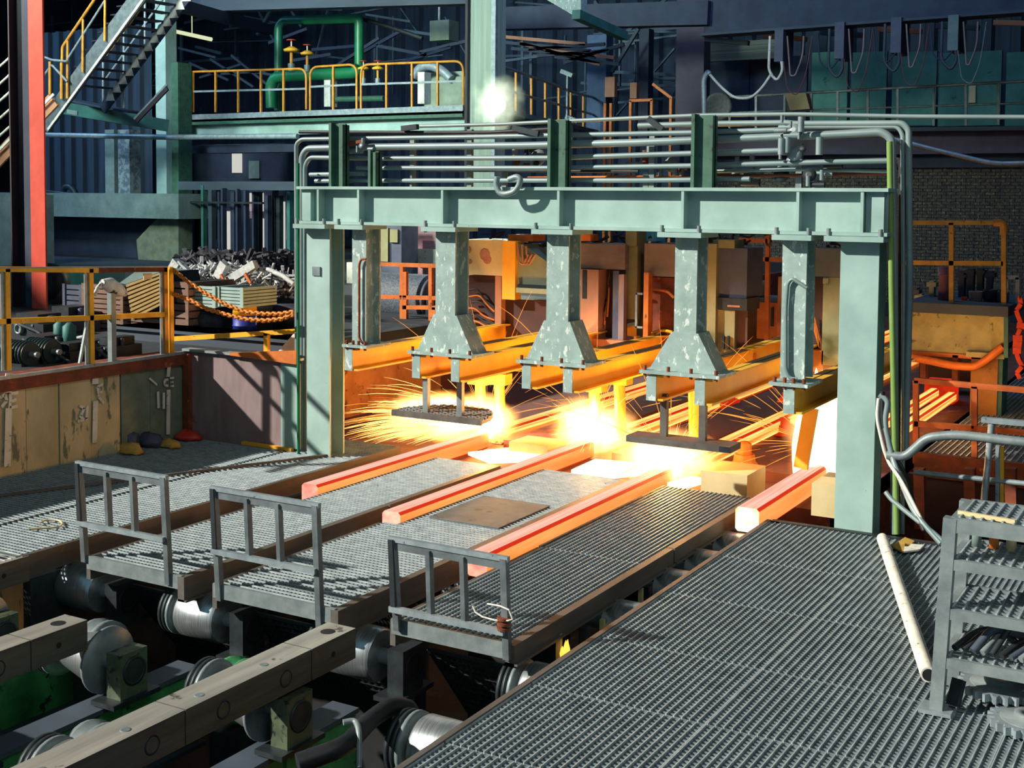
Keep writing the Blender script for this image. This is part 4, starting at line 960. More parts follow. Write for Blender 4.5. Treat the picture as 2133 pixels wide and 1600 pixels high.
# centre column and floodlight
post_box('steel_column', 972, -20, 1029, 420, 24.2, .5, col_grey, 'tall grey green steel column in the middle carrying a floodlight', 'column', 'hall columns')
cc = [o for o in C.objects if o.get('label', '').startswith('tall grey green steel')][0]
for (x0, x1, mt, y, d) in ((968, 973, red_dark, 24.1, .3), (1022, 1031, galv, 24.1, .1)):
    a, b = rect(x0, -20, x1, 420, y, d); MB().box(a, b).build('flange', mt, cc)
FL = thing('floodlight', tuple(at(1040, 218, y=23.8)), 'brightly shining floodlight beside the centre column', 'lamp')
q = at(1040, 217, y=23.8)
MB().lathe(q, (-.1,-1,-.1), [(-.18,.05),(-.12,.16),(0,.2),(.02,.2)], 20).build('housing', steel, FL)
MB().lathe(q+Vector((-.003,-.03,-.003)), (-.1,-1,-.1), [(0,.17),(.012,.165)], 20).build('glass', lamp_glass, FL)
MB().bar(q+Vector((0,.15,0)), at(1028, 214, y=24.1), .04, .04).build('bracket', steel, FL)
light('floodlight_beam', 'SPOT', q+Vector((0,-.12,0)), 900, '#f4ffe0', .15, aim=q+Vector((3, -9, -6)), spot_size=2.6)
glow_volume('lamp_glow', q+Vector((0,-.1,0)), (.8,.3,.8), 6, '#fffff0', '#e8ffd0', 'soft painted glow around the floodlight', seed=9)  # emissive volume paints a halo around the lamp
# railing running back right of the column
RR = thing('railing', tuple(at(1050, 240, y=26)), 'amber railing running back to the right of the centre column', 'railing', 'amber railings')
pr_ = [(1040,137,232),(1075,148,238),(1107,160,245),(1136,170,250),(1164,180,256),(1189,190,262),(1215,198,268),(1240,204,276)]
Ys = [25.5+k*1.55 for k in range(8)]
P0 = [at(p[0], p[1], y=Y) for p, Y in zip(pr_, Ys)]; P1 = [at(p[0], p[2], y=Y) for p, Y in zip(pr_, Ys)]
for a, b in zip(P1, P0): MB().bar(a, b, .055, .055, up=(0,1,0)).build('post', yell_orange, RR)
MB().tube(P0, .04, 6).build('top_rail', galv, RR); MB().tube([(a+b)/2 for a, b in zip(P0, P1)], .035, 6).build('mid_rail', galv, RR)
MB().bar(P1[0], P1[-1], .3, .12).build('edge_beam', conc_grey, RR)
for k, (px, v) in enumerate(((1182, 155), (1192, 250))):
    q = at(px, v, y=32.3); r = thing('work_lamp', tuple(q), ['small work lamp on the amber railing, upper one', 'small work lamp on the amber railing, lower one'][k], 'lamp', 'work lamps')
    MB().bar(q+Vector((-.18,0,.1)), q+Vector((.2,0,-.05)), .2, .12).build('head', galv, r); MB().bar(q, q-Vector((0,0,1.5)), .05, .05, up=(0,1,0)).build('arm', steel, r)
# green gas pipes and amber valves on the platform
def gpipe(pts, r, mat, label, y=27.5): return MB().tube([at(a, b, y=y) for a, b in pts], r, 10, .35).build('gas_pipe', mat, label=label, cat='pipe', group='green gas pipes')
gpipe([(580,230),(580,55),(590,42),(745,40),(748,50),(748,170),(735,170)], .12, M('shaded_green_pipe', '#1d6e52', '#18604a', 3, .4), 'shaded green gas pipe making a tall loop behind the valves')  # shaded part of the loop, its shade put into a darker green
gpipe([(635,42),(745,38),(748,46),(748,150)], .13, pipe_emer, 'emerald gas pipe dropping at the right of the loop', 27.3)
gpipe([(566,225),(564,180),(572,162),(600,158),(740,152),(748,140)], .16, pipe_emer, 'thick emerald gas pipe along the upper platform', 27.0)
gpipe([(690,212),(700,207),(800,205)], .08, mint_dark, 'low green gas pipe behind the platform railing', 27.2)
gpipe([(745,38),(800,52),(880,80)], .06, dark_steel, 'dark pipe running right from the green loop', 27.6)
for k, (px, v, s) in enumerate(((607, 105, 1.0), (640, 112, .85), (757, 143, .7), (787, 143, .7))):
    q = at(px, v, y=26.9); r = thing('actuator_valve', tuple(q-Vector((0,0,.5))), ['large amber actuator valve, leftmost on the platform', 'amber actuator valve second from left on the platform', 'amber actuator valve right of the green drop pipe', 'rightmost amber actuator valve on the platform'][k], 'valve', 'amber valves')
    s *= .36
    MB().lathe(q, (0,0,1), [(-.12*s,.2*s),(-.1*s,.55*s),(0,.6*s),(.08*s,.6*s),(.12*s,.5*s),(.28*s,.2*s),(.3*s,.1*s)], 24).build('diaphragm', amber_panel, r)
    MB().cyl(q-Vector((0,0,1.1*s)), q-Vector((0,0,.1*s)), .13*s, 10).build('yoke', yell_orange, r); MB().cyl(q-Vector((0,0,1.6*s)), q-Vector((0,0,1.0*s)), .28*s, 12).build('body', steel, r)
    MB().cyl(q+Vector((0,0,.28*s)), q+Vector((0,0,.75*s)), .06*s, 8).build('stem', white_p, r); MB().lathe(q+Vector((0,0,.75*s)), (0,0,1), [(0,.05*s),(0,.38*s),(.06*s,.38*s),(.06*s,.05*s)], 18).build('hand_wheel', red_pl, r)
post_box('white_duct', 675, 166, 688, 222, 27, .3, white_p, 'white square duct behind the platform railing, left', 'duct', 'ducts on the platform')
post_box('white_duct', 870, 150, 884, 216, 26.6, .3, white_p, 'white square duct behind the platform railing, right', 'duct', 'ducts on the platform')
for k, (x0, y0, x1, y1) in enumerate(((884, 150, 965, 222), (912, 160, 968, 224))):
    post_box('cable_cabinet', x0, y0, x1, y1, 27.5-k*.4, .4, cab_grey, ['grey green cabinet at the right end of the upper platform', 'smaller grey cabinet in front at the platform end'][k], 'cabinet', 'cabinets on the platform')
MB().tube([at(a, b, y=27) for a, b in [(862,160),(875,140),(895,136),(920,145),(940,165)]], .12, 10, .4).build('duct_elbow', galv, label='mottled duct elbow at the right end of the platform', cat='duct')
# horizontal pipe under the platform
MB().tube([at(90, 281, y=23.6), at(352, 286, y=23.6), at(620, 284, y=23.6)], .07, 8).build('pipe', galv, label='pale pipe running under the green upper platform', cat='pipe', group='background pipes')
daylight = E('daylight_gap', '#e6e4dc', .75)
# dark yard between platform and floor: uprights and lit gaps
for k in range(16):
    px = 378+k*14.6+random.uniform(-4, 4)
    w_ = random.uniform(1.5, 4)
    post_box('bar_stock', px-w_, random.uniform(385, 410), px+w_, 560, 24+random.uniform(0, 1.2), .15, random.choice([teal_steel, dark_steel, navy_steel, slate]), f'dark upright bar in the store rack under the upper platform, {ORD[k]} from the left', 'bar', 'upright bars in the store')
post_box('store_beam', 372, 378, 615, 396, 24.2, .3, slate, 'slate beam along the top of the store rack', 'beam'); post_box('store_beam', 372, 420, 545, 424, 23.9, .1, dark_steel, 'thin rail across the store rack', 'beam')
post_box('ceiling_beam', 365, 302, 615, 318, 25.5, .5, navy_steel, 'dark beam under the upper platform', 'beam')
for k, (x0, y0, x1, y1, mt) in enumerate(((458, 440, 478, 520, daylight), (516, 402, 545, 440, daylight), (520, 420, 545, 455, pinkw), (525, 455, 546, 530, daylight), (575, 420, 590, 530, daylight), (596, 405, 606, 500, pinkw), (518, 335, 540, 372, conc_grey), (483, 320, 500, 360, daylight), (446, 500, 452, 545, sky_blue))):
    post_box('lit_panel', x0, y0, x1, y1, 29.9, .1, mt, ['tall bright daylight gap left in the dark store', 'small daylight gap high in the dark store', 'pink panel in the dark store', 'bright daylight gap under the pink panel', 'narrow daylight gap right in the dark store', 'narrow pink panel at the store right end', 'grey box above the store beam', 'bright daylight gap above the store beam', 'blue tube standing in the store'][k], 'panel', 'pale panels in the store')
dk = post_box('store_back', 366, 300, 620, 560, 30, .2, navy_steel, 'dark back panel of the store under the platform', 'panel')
# ---- roof steel at the top
def beam3(px0, v0, px1, v1, ya, yb, w_, h, mat, label, name='roof_beam', group='roof steel'):
    return MB().bar(at(px0, v0, y=ya), at(px1, v1, y=yb), w_, h).build(name, mat, label=label, cat='beam', group=group)
beam3(380, 8, 990, -12, 26, 26, .4, .5, slate, 'roof beam along the top left of the picture')
beam3(360, 8, 560, 62, 22, 30, .2, .3, navy_steel, 'sloping dark roof beam left of the green pipe loop')
beam3(1030, 40, 1480, 28, 30, 30, .4, .6, navy_steel, 'dark roof beam right of the centre column')
MB().prism([at(1105,-20,y=24.6), at(1210,-20,y=24.6), at(1210,42,y=24.6), at(1198,34,y=24.6)], (0,.3,0)).build('haunch_plate', mint_worn, label='pale green haunch plate at the top centre', cat='plate')
beam3(1200, 30, 1300, 75, 24.5, 27, .2, .2, teal_steel, 'teal strut under the haunch plate')
for k in range(9):
    beam3(1030+k*18, 75+k*5+(k % 3)*8, 1220+k*10, 92+(k % 4)*14, 34, 34, .08, .1, copper if k % 3 == 0 else slate, f'thin pipe in the dark roof space, {ORD[k]} from the left')
for k in range(8):
    beam3(560+k*45, 90+(k*37 % 60), 640+k*50, 60+(k*53 % 70), 33, 33, .08, .1, slate if k % 2 else navy_steel, f'thin truss rod behind the gas pipes, {ORD[k]} from the left')
for k in range(7):
    beam3(372+k*22, 100+(k*31 % 70), 450+k*26, 120+(k*47 % 80), 33, 33, .06, .08, slate, f'thin pipe in the dark left of the valves, {ORD[k]} from the left')
sl = MB(); sl.tube([at(368,66,y=30), at(440,82,y=30)], .07, 6); sl.cyl(at(400,73,y=30), (at(400,73,y=30).x, 30, 14), .015, 6)
sl.build('strip_light', E('strip_light', '#e8f0c0', .9), label='dim strip light high at the left', cat='lamp')
uh = post_box('unit_heater', 895, 42, 935, 84, 29, .5, cab_grey, 'grey heater box hanging left of the centre column', 'heater')
q = at(915, 42, y=29.2); MB().cyl(q, (q.x, q.y, 14), .04, 8).build('hanger_rod', steel, uh)
# blue column and dark columns right of centre
post_box('steel_column', 1222, 72, 1262, 275, 36, .5, M('blue_column', '#4a6488', '#3c5474', 3, .7), 'blue grey steel column right of the railing', 'column', 'hall columns')
post_box('steel_column', 1408, -20, 1466, 300, 34, .5, M('dusk_column', '#4a4254', '#3c3648', 3, .7), 'dark plum steel column left of the crane walkway', 'column', 'hall columns')
post_box('steel_column', 1330, 60, 1350, 300, 37, .4, navy_steel, 'thin dark column between blue and plum columns', 'column', 'hall columns')
post_box('switch_box', 1260, 160, 1280, 202, 35.5, .2, copper, 'tan switch box on the blue column', 'box', 'small boxes'); post_box('switch_box', 1312, 172, 1326, 205, 35.5, .2, copper, 'small tan switch box right of the blue column', 'box', 'small boxes')
railing('rust orange railing far away behind the pipes, centre', 34, [(1312,210,1360,208),(1360,175,1400,205)], [(1261,215,275),(1273,215,275),(1314,210,275),(1358,208,275),(1398,205,275)], orange_paint, .05, group='orange railings', gz=-.1)
beam3(1275, 150, 1330, 60, 36, 36, .1, .1, slate, 'slanting brace right of the blue column')
# ---- crane girder, teal wall, walkway at right
CG = thing('crane_girder', tuple(at(1800, 70, y=30)), 'large dark crane girder across the top right', 'girder')
MB().prism([at(1468,-40,y=30), at(2170,-60,y=30), at(2170,24,y=30), at(1468,73,y=30)], (0,.4,0)).build('web', navy_steel, CG); MB().bar(at(1468,75,y=29.9), at(2170,24,y=29.9), .6, .06).build('flange', slate, CG)
for k in range(6): MB().bar(at(1470+k*120, 82-k*7, y=32), at(1560+k*120, 90-k*8, y=32), .15, .12).build('lower_pipe', copper if k % 2 else slate, CG)
tw = thing('wall_right_back', tuple(at(1850, 200, y=37)), 'teal panel wall behind the crane walkway', 'wall', kind='structure'); tw.name = 'wall_right'
for k, (x0, x1) in enumerate(((1470, 1560), (1562, 1680), (1690, 1765), (1772, 1846), (1858, 1950), (1955, 2085), (2095, 2160))):
    a, b = rect(x0, 118-(k > 1)*10, x1, 262, 37, .15); MB().box(a, b).build('panel', navy_steel if k < 2 else teal_panel, tw)
post_box('louvre_wall', 1468, 85, 1630, 125, 36, .2, M('louvre', '#6d7468', '#50584e', 2, .7, stretch=(.1,1,14), lo=.45, hi=.55), 'ribbed tan louvre strip above the blue panels', 'wall')
W = thing('crane_walkway', tuple(at(1800, 250, y=33)), 'grey railing of the crane walkway at the upper right', 'railing')
def wtop(x): return 205-(x-1470)*.054
def wbot(x): return 268-(x-1470)*.012
MB().tube([at(x, wtop(x), y=33) for x in (1475, 1800, 2150)], .04, 6).build('top_rail', steel, W); MB().tube([at(x, (wtop(x)+wbot(x))/2, y=33) for x in (1475, 1800, 2150)], .03, 6).build('mid_rail', steel, W)
for x in (1477, 1520, 1575, 1635, 1690, 1745, 1808, 1870, 1945, 2012, 2080): MB().bar(at(x, wbot(x), y=33), at(x, wtop(x), y=33), .06, .06, up=(0,1,0)).build('post', steel, W)
MB().bar(at(1470, 274, y=33.1), at(2150, 268, y=33.1), .5, .1).build('deck', slate, W)
post_box('walkway_girder', 1466, 276, 2160, 322, 33.4, .4, M('dusk_girder', '#5a5266', '#4a4456', 2, .7), 'plum grey girder under the crane walkway', 'girder'); post_box('walkway_girder', 1466, 322, 2160, 350, 33.8, .3, navy_steel, 'lower navy girder above the brick wall', 'girder')
post_box('notice_box', 2018, 178, 2032, 214, 36.9, .12, cream, 'small cream box on the teal wall', 'box', 'small boxes')
# cable boxes with festoon loops
for k, (px, v0, v1, w_) in enumerate(((1622, 75, 128, 18), (1748, 60, 122, 20), (1866, 50, 110, 22), (1985, 45, 105, 22))):
    F = thing('cable_trolley', tuple(at(px, v1, y=29.5)), ['cable trolley box first from left under the crane girder', 'cable trolley box second from left under the crane girder', 'cable trolley box third from left under the crane girder', 'cable trolley box at the right end under the crane girder'][k], 'trolley', 'cable trolleys under the girder')
    a, b = rect(px-w_/2, v0-14, px+w_/2, v1, 29.5, .8); MB().box(a, b).build('box', conc_grey if k == 3 else cab_blue, F)
    def loop(pts, r, mat): r *= .7; MB().tube([at(x, v, y=29.4) for x, v in pts], r, 6, .3).build('cable', mat, F)
    loop([(px-w_, v0), (px-w_-3, v1+20), (px-4, v1+42), (px+8, v1+20), (px+6, v1)], .05, white_p if k == 0 else slate)
    loop([(px+w_, v0), (px+w_+6, v1+30), (px+34, v1+30), (px+50, v1-10), (px+52, v0)], .03, plate_brown)
    loop([(px+10, v1), (px+18, v1+60), (px+38, v1+72), (px+56, v1+30), (px+70, v0)], .018, M('dusty_red_cable', '#7c4448', '#643638', 5, .6) if k < 3 else steel)
    if k: loop([(px-w_-25, v0+10), (px-w_-20, v1+10), (px-w_+2, v1+24), (px, v1)], .025, navy_steel)
MB().tube([at(x, v, y=29.45) for x, v in [(1476,152),(1500,180),(1530,205),(1565,205),(1590,180),(1606,155)]], .035, 6, .4).build('cable', white_p, label='bright white cable swagging from the pipe post to the first trolley', cat='cable')
MB().tube([at(x, v, y=29.45) for x, v in [(1468,275),(1466,165),(1474,150),(1478,155)]], .07, 8, .1).build('cable', galv, label='pale cable end rising behind the right bracket post', cat='cable')
for k, (px, v, s) in enumerate(((1495, 222, .62), (1655, 212, .68))):
    q = at(px, v, y=32.8); r = thing('floodlight', tuple(q-Vector((0,0,.3))), ['round unlit floodlight behind the right bracket post', 'unlit square floodlight on the crane walkway'][k], 'lamp', 'unlit floodlights')
    if k == 0: MB().lathe(q, (.5,-1,-.2), [(-.25*s,.15*s),(-.1*s,.5*s),(0,.62*s),(.06*s,.62*s),(.03*s,.5*s),(.0,.1)], 24).build('head', galv, r)
    else: MB().prism([q+Vector((-.28,0,.24)), q+Vector((.3,0,.22)), q+Vector((.42,0,-.2)), q+Vector((-.12,0,-.22))], (0,.3,0)).build('head', cream, r); 
    MB().bar(q-Vector((.3,-.1,-.2)), q-Vector((.3,-.1,.75)), .06, .06, up=(0,1,0)).build('bracket', steel, r)
# sagging grey pipe at right
MB().tube([at(x, v, y=26) for x, v in [(1862,290),(1930,308),(2070,342),(2140,340)]], .05, 8, .5).build('pipe', galv, label='pale pipe sloping down behind the right corner of the frame', cat='pipe', group='background pipes')
# ---- brick wall
yb_ = 33.95
bw = thing('wall_brick', (-7, yb_, .5), 'dark brick wall at the right back', 'wall', kind='structure'); bw.name = 'wall_end'
bx0, bx1 = at(1490, 450, y=yb_).x, at(2170, 450, y=yb_).x; bz0, bz1 = at(1900, 640, y=yb_).z, at(1900, 340, y=yb_).z
MB().box((bx0, yb_+.03, bz0-1.5), (bx1, yb_+.4, bz1)).build('mortar', mortar, bw)
br = MB(); nz = int((bz1-bz0)/.085); rnd = random.Random(3)
for j in range(nz):
    z = bz0+j*.085; x = bx0-(j % 2)*.12
    while x < bx1:
        d = rnd.uniform(-.012, .012); br.box((x+.008, yb_+d, z+.006), (x+.232, yb_+.05, z+.079)); x += .24
br.build('brick', brick_m, bw, kind='stuff')

# dim pipe and truss work in the roof space
rw = MB(); rnd = random.Random(17)
for k in range(90):
    px = rnd.choice((rnd.uniform(360, 960), rnd.uniform(90, 330), rnd.uniform(1035, 1460))); v = rnd.uniform(5, 210 if px > 1000 or px < 340 else 135); q = at(px, v, y=rnd.uniform(38, 42))
    if rnd.random() < .6: d = Vector((rnd.uniform(.6, 3.2), 0, rnd.uniform(-.25,.25)))
    elif rnd.random() < .5: d = Vector((0, 0, rnd.uniform(.4, 1.6)))
    else: d = Vector((rnd.uniform(.4,1.2), 0, rnd.choice((-1,1))*rnd.uniform(.4,1.2)))
    rw.bar(q-d, q+d, rnd.uniform(.03,.12), rnd.uniform(.03,.12), up=(0,1,0))
rw.build('roof_pipework', M('dim_roof_steel', '#5c7482', '#3c4c5c', .4, .7), label='dim tangle of pipes and truss bars in the dark roof space', cat='pipework', kind='stuff')
# ================================================================ right foreground: rack, pipe, sprockets
yk = 6.5
K = thing('steel_rack', tuple(at(2050, 1475, y=yk)), 'grey steel step rack with grating shelves at the right edge', 'rack')
kb, kt = at(1951, 1478, y=yk), at(1981, 1078, y=yk)
x1 = -.35; dk_ = .42
for y in (yk, yk+dk_):
    MB().bar((kb.x, y-.0, 0), (kt.x, y+.0, kt.z), .065, .065, up=(0,1,0)).build('post', steel, K)
    MB().bar((x1-.02, y, 0), (x1+.06, y, kt.z), .065, .065, up=(0,1,0)).build('post', steel, K)
MB().box((kb.x-.08, yk-.06, 0), (kb.x+.08, yk+.08, .02)).build('foot_plate', galv, K)
def zk(px, v): return at(px, v, y=yk-.03).z
for (px, v, h, nm) in ((2006, 1082, .075, 'top'), (1985, 1166, .055, 'second'), (1973, 1268, .055, 'third'), (1969, 1371, .055, 'fourth')):
    z = zk(px, v); t = z/kt.z; xl = kb.x+(kt.x-kb.x)*t
    MB().box((xl+.02, yk-.03, z-h), (x1, yk-.0, z)).build('shelf_beam', steel, K); MB().box((xl+.02, yk+dk_, z-h), (x1, yk+dk_+.03, z)).build('shelf_beam', steel, K)
    MB().box((xl+.0, yk, z-h), (xl+.03, yk+dk_, z)).build('shelf_beam', steel, K)
    grating(MB(), xl+.04, x1, yk, yk+dk_, z+.005, px=.05, py=.05, bw=.01, cw=.014).build('grating', [galv_bar, galv_rod], K, kind='stuff')
z3 = zk(1969, 1371)+.01; rnd = random.Random(8)
for k in range(14):
    x0 = kt.x+.03+k*.045; pts = [(x0+rnd.uniform(-.03,.03), yk+.05+rnd.uniform(0,.3), z3+.03+rnd.uniform(0,.05)) for _ in range(2)]
    pts = [(x0, yk+.03, z3+.03), (x0+.08, yk+.1+rnd.uniform(0,.1), z3+.04+rnd.uniform(.02,.14)), (x0+.2, yk+.2, z3+.05+rnd.uniform(0,.1)), (x0+.3, yk+.1+rnd.uniform(0,.2), z3+.03)]
    MB().tube(pts, rnd.uniform(.014, .022), 8, .08).build('hose', (dark_steel, rubber, slate, steel)[k % 4], label=f'black hose heaped on the lowest rack shelf, {ORD[k]} from the left', cat='hose', group='hoses on the rack')
z2 = zk(1985, 1166)+.005
for k in range(7):
    c = (kt.x+.08+k*.085, yk+.28, z2)
    r = MB().lathe(c, (0,0,1), [(0,.02),(.0,.025),(.09,.025),(.1,.012),(.13,.012)], 10).build('spray_can', (conc_grey, orange_paint, cream)[k % 3], label=f'small can on the second rack shelf, {ORD[k]} from the left', cat='can', group='cans on the rack')
MB().bar((kt.x+.02, yk+.08, kt.z+.012), (kt.x+.3, yk+.03, kt.z+.012), .02, .02).build('welding_rod', cream, label='pale rod lying on the top rack shelf', cat='rod')
# sprockets on the grating
def sprocket(c, r, n, label, tilt=(0,0,1), th=.04):
    R = thing('sprocket', tuple(c), label, 'sprocket', 'sprockets by the rack')
    ax = Vector(tilt).normalized(); u = ax.cross(Vector((0,1,0))).normalized(); v = ax.cross(u)
    pts = []
    for k in range(n*4):
        a = 2*math.pi*k/(n*4); rr = r*(1.0 if k % 4 in (0, 1) else .86); pts.append(Vector(c)+u*math.cos(a)*rr+v*math.sin(a)*rr)
    MB().prism(pts, ax*th).build('toothed_rim', galv, R)
    MB().lathe(Vector(c)+ax*th, ax, [(0,r*.72),(.004,r*.7),(.004,r*.4),(.03,r*.38),(.03,r*.16),(.0,r*.15)], 24).build('hub', steel, R)
    return R
s1 = at(2075, 1455, z=.06); s2 = at(2128, 1510, z=.01)
sprocket(s1+Vector((0,.12,.0)), .21, 24, 'toothed sprocket lying under the rack'); sprocket(s2+Vector((.04,0,.0)), .2, 24, 'toothed sprocket at the picture edge in front of the rack')
MB().bar(at(1985,1470,z=.03), at(1998,1415,y=yk+.1), .06, .04).build('shackle', dark_steel, label='dark shackle beside the rack foot', cat='shackle')
a, b = at(1838, 1122, z=.05), at(1934, 1406, z=.05)
p = MB(); p.tube([a, b], .042, 16); p.build('white_pipe', white_p, label='pale painted pipe lying on the walkway beside the rack', cat='pipe')
MB().cyl(b+(b-a).normalized()*.0, b+(b-a).normalized()*.004, .033, 14).build('pipe_bore', black, label='dark open end of the pale pipe on the walkway', cat='pipe end')
for k, (pts, mt) in enumerate((([(1858,1140),(1885,1122),(1905,1130),(1880,1152)], ochre), ([(1885,1135),(1925,1138),(1915,1148),(1882,1152)], white_p))):
    q = [at(x, v, z=.012) for x, v in pts]; MB().prism(q, (0,0,.012)).build('paper_scrap', mt, label=['yellow scrap sheet on the grating near the right column', 'white scrap sheet on the grating near the right column'][k], cat='paper', group='scraps on the walkway')
# grey handrail at the far end of the walkway
H = thing('railing', tuple(at(2070, 1045, y=10.2)), 'grey handrail with yellow striped post behind the step rack', 'railing')
yh = 10.2
MB().bar(at(2045, 874, y=yh), at(2160, 884, y=yh), .06, .04).build('top_rail', galv, H)
MB().tube([at(2066, 880, y=yh), at(2048, 1060, y=yh)], .026, 8).build('post', galv, H)
MB().bar(at(2079, 928, y=yh+.1), at(2079, 1065, y=yh+.1), .035, .03, up=(0,1,0)).build('post', galv, H); MB().bar(at(2087, 930, y=yh+.1), at(2087, 1065, y=yh+.1), .03, .03, up=(0,1,0)).build('yellow_post', yellow, H)
MB().tube([at(1905, 984, y=yh+.1), at(2160, 1010, y=yh+.1)], .022, 8).build('lower_rail', galv, H)
# orange railing on the far grating
O = railing('rust orange railing on the front edge of the far grating', 13.25, [(1905,792,2160,815),(1905,882,2160,903)], [(1908,792,965),(2030,805,965)], M('amber_rust_paint', '#c8662a', '#9a4a22', 5, .6), .035, group='orange railings')
for k, px in enumerate((1915, 2020, 2105)):
    a, b = at(px, 975, y=12.6), at(px+3, 1100, y=12.6); MB().bar(b, a, .1, .1, up=(0,1,0)).build('pit_post', rust, label=['rusty post below the far grating, left', 'rusty post below the far grating, middle', 'rusty post below the far grating, right'][k], cat='post', group='rusty posts below the grating')
# khaki hopper platform
yh2 = 16.0
Q = thing('khaki_hopper', tuple(at(1990, 735, y=yh2)), 'khaki steel hopper with slate top at the far right', 'hopper')
a, b = rect(1880, 634, 2100, 655, yh2-.2, 2.2); MB().box(a, b).build('top_slab', slate, Q); xl, xr_ = a[0], b[0]
a, b = rect(1880, 655, 2094, 736, yh2+.15, .3); MB().box(a, b).build('front_panel', khaki, Q)
MB().prism([at(2060,662,y=yh2+.1), at(2092,655,y=yh2-.1), at(2092,722,y=yh2-.1), at(2066,728,y=yh2+.1)], (.02,.02,0)).build('end_wing', khaki, Q)
MB().bar(at(2096,655,y=yh2-.15), at(2096,745,y=yh2-.15), .05, .05, up=(0,1,0)).build('edge_post', teal_steel, Q)
a, b = rect(1880, 736, 2060, 744, yh2+.1, .3); MB().box(a, b).build('bottom_rail', orange_paint, Q)
a, b = rect(2020, 738, 2076, 962, yh2+.1, .4); MB().box(a, b).build('leg', M('rusty_khaki', '#b07c3c', '#96642e', 4, .7, chip='#8a4a22', chip_scale=4, chip_at=.6), Q); a, b = rect(2076, 738, 2086, 962, yh2+.12, .4); MB().box(a, b).build('leg_side', teal_steel, Q)
a, b = rect(2012, 735, 2092, 746, yh2, .5); MB().box(a, b).build('bearing_plate', khaki, Q)
for x0, x1_ in ((1917, 1928), (1983, 1995)):
    a, b = rect(x0, 740, x1_, 800, yh2+.1, .15); MB().box(a, b).build('leg', rust, Q)
MB().tube([at(x, v, y=yh2-.1) for x, v in [(1880,742),(1930,750),(1985,762),(2030,765),(2055,750),(2090,722)]], .05, 8, .2).build('feed_pipe', orange_paint, Q)
R = railing('amber railing standing on the khaki hopper', yh2, [(1880,464,2082,464),(1880,547,2090,549)], [(1982,464,634),(2091,474,634)], M('ochre_rail', '#c89a3c', '#a87c30', 6, .5, chip='#5b4630', chip_scale=18, chip_at=.64), .035, group='amber railings')
MB().tube([at(2070,464,y=yh2), at(2091,464,y=yh2), at(2091,490,y=yh2)], .045, 8, .1).build('corner', yell_orange, R)
def pot(px, v, r, h, mt, lb, name='bucket', y=yh2+.5):
    c = at(px, v, y=y); k = (at(px, v, y=y)-at(px+10, v, y=y)).length/10; r *= k; h *= k
    MB().lathe(c, (0,0,1), [(0,.01),(0,r*.86),(h*.94,r),(h,r*1.04),(h,r*.92),(h*.2,r*.8),(h*.2,.01)], 20).build(name, mt, label=lb, cat=name.replace('_', ' '), group='things on the hopper top')
pot(2032, 635, 15, 30, plate_brown, 'brown bucket on the khaki hopper'); pot(2062, 635, 15, 34, dark_steel, 'dark bucket beside the brown one on the hopper'); pot(2088, 637, 14, 30, slate, 'slate bucket at the right end of the hopper')
pot(2008, 632, 6, 14, red_pl, 'small bright red can on the hopper', 'can'); pot(1994, 634, 7, 8, cream, 'small pale tin left of the red can', 'can'); pot(1927, 632, 6, 9, cream, 'small pale tin at the left of the hopper', 'can')
p = at(1965, 634, y=yh2+.4); q = at(1965, 556, y=yh2+.4); hgt = (q-p).length
MB().lathe(p, (0,0,1), [(0,.01),(0,.075),(hgt*.76,.06),(hgt*.77,.085),(hgt*.8,.085),(hgt*.81,.075),(hgt,.085),(hgt,.01)], 18).build('vent_pipe', purple_pipe, label='dusty purple vent pipe on the khaki hopper', cat='pipe', group='things on the hopper top')
for k, (px, v0, w_, mt) in enumerate(((1903, 600, 7, cab_blue), (1940, 585, 5, cab_grey), (1915, 612, 5, galv), (2002, 565, 6, navy_steel), (2020, 560, 7, navy_steel), (2040, 560, 6, dark_steel), (2060, 565, 6, navy_steel), (2078, 590, 4, cab_grey))):
    a, b = rect(px-w_, v0, px+w_, 632, yh2+1.0, .15); MB().box(a, b).box((a[0]-.03, a[1]-.02, b[2]-.08), (b[0]+.03, b[1]+.02, b[2]-.02)).build('upright_pipe', mt, label=f'dark upright pipe at the back of the hopper top, {ORD[k]} from the left', cat='pipe', group='uprights behind the hopper')
fr = MB(); fr.bar(at(2096,634,y=yh2+.5), at(2096,578,y=yh2+.5), .05, .05, up=(0,1,0)); fr.bar(at(2120,640,y=yh2+.5), at(2120,578,y=yh2+.5), .05, .05, up=(0,1,0)); fr.bar(at(2093,578,y=yh2+.5), at(2123,578,y=yh2+.5), .05, .05)
fr.build('pipe_stand', galv, label='grey pipe frame behind the slate bucket at right', cat='frame')
vc = MB(); rnd = random.Random(12); prev = at(2122, 620, y=15.8)
for k in range(14):
    nx = at(2124+rnd.uniform(-6, 8), 620+k*13, y=15.8); vc.bar(prev, nx, rnd.uniform(.05,.11), .05); prev = nx
vc.build('orange_strap', M('bright_orange_strap', '#e8481c', '#b8320e', 12, .6), label='ragged bright orange strap hanging at the right edge', cat='strap')
a, b = rect(1925, 795, 1985, 850, 17.4, .4); MB().box(a, b).build('hot_guide', red_glow, label='red hot guide housing behind the yellow hot bars', cat='guide')
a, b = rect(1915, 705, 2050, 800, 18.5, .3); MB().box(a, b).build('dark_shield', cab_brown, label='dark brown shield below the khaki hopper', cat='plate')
light('hot_bar_light', 'POINT', (-2.75, 15.2, .6), 22, '#ffb870', .3)
a, b = rect(1890, 1000, 2140, 1110, 13.15, .08); MB().box(a, b).build('pit_shield', cab_brown, label='dark brown pit shield below the far grating', cat='plate')
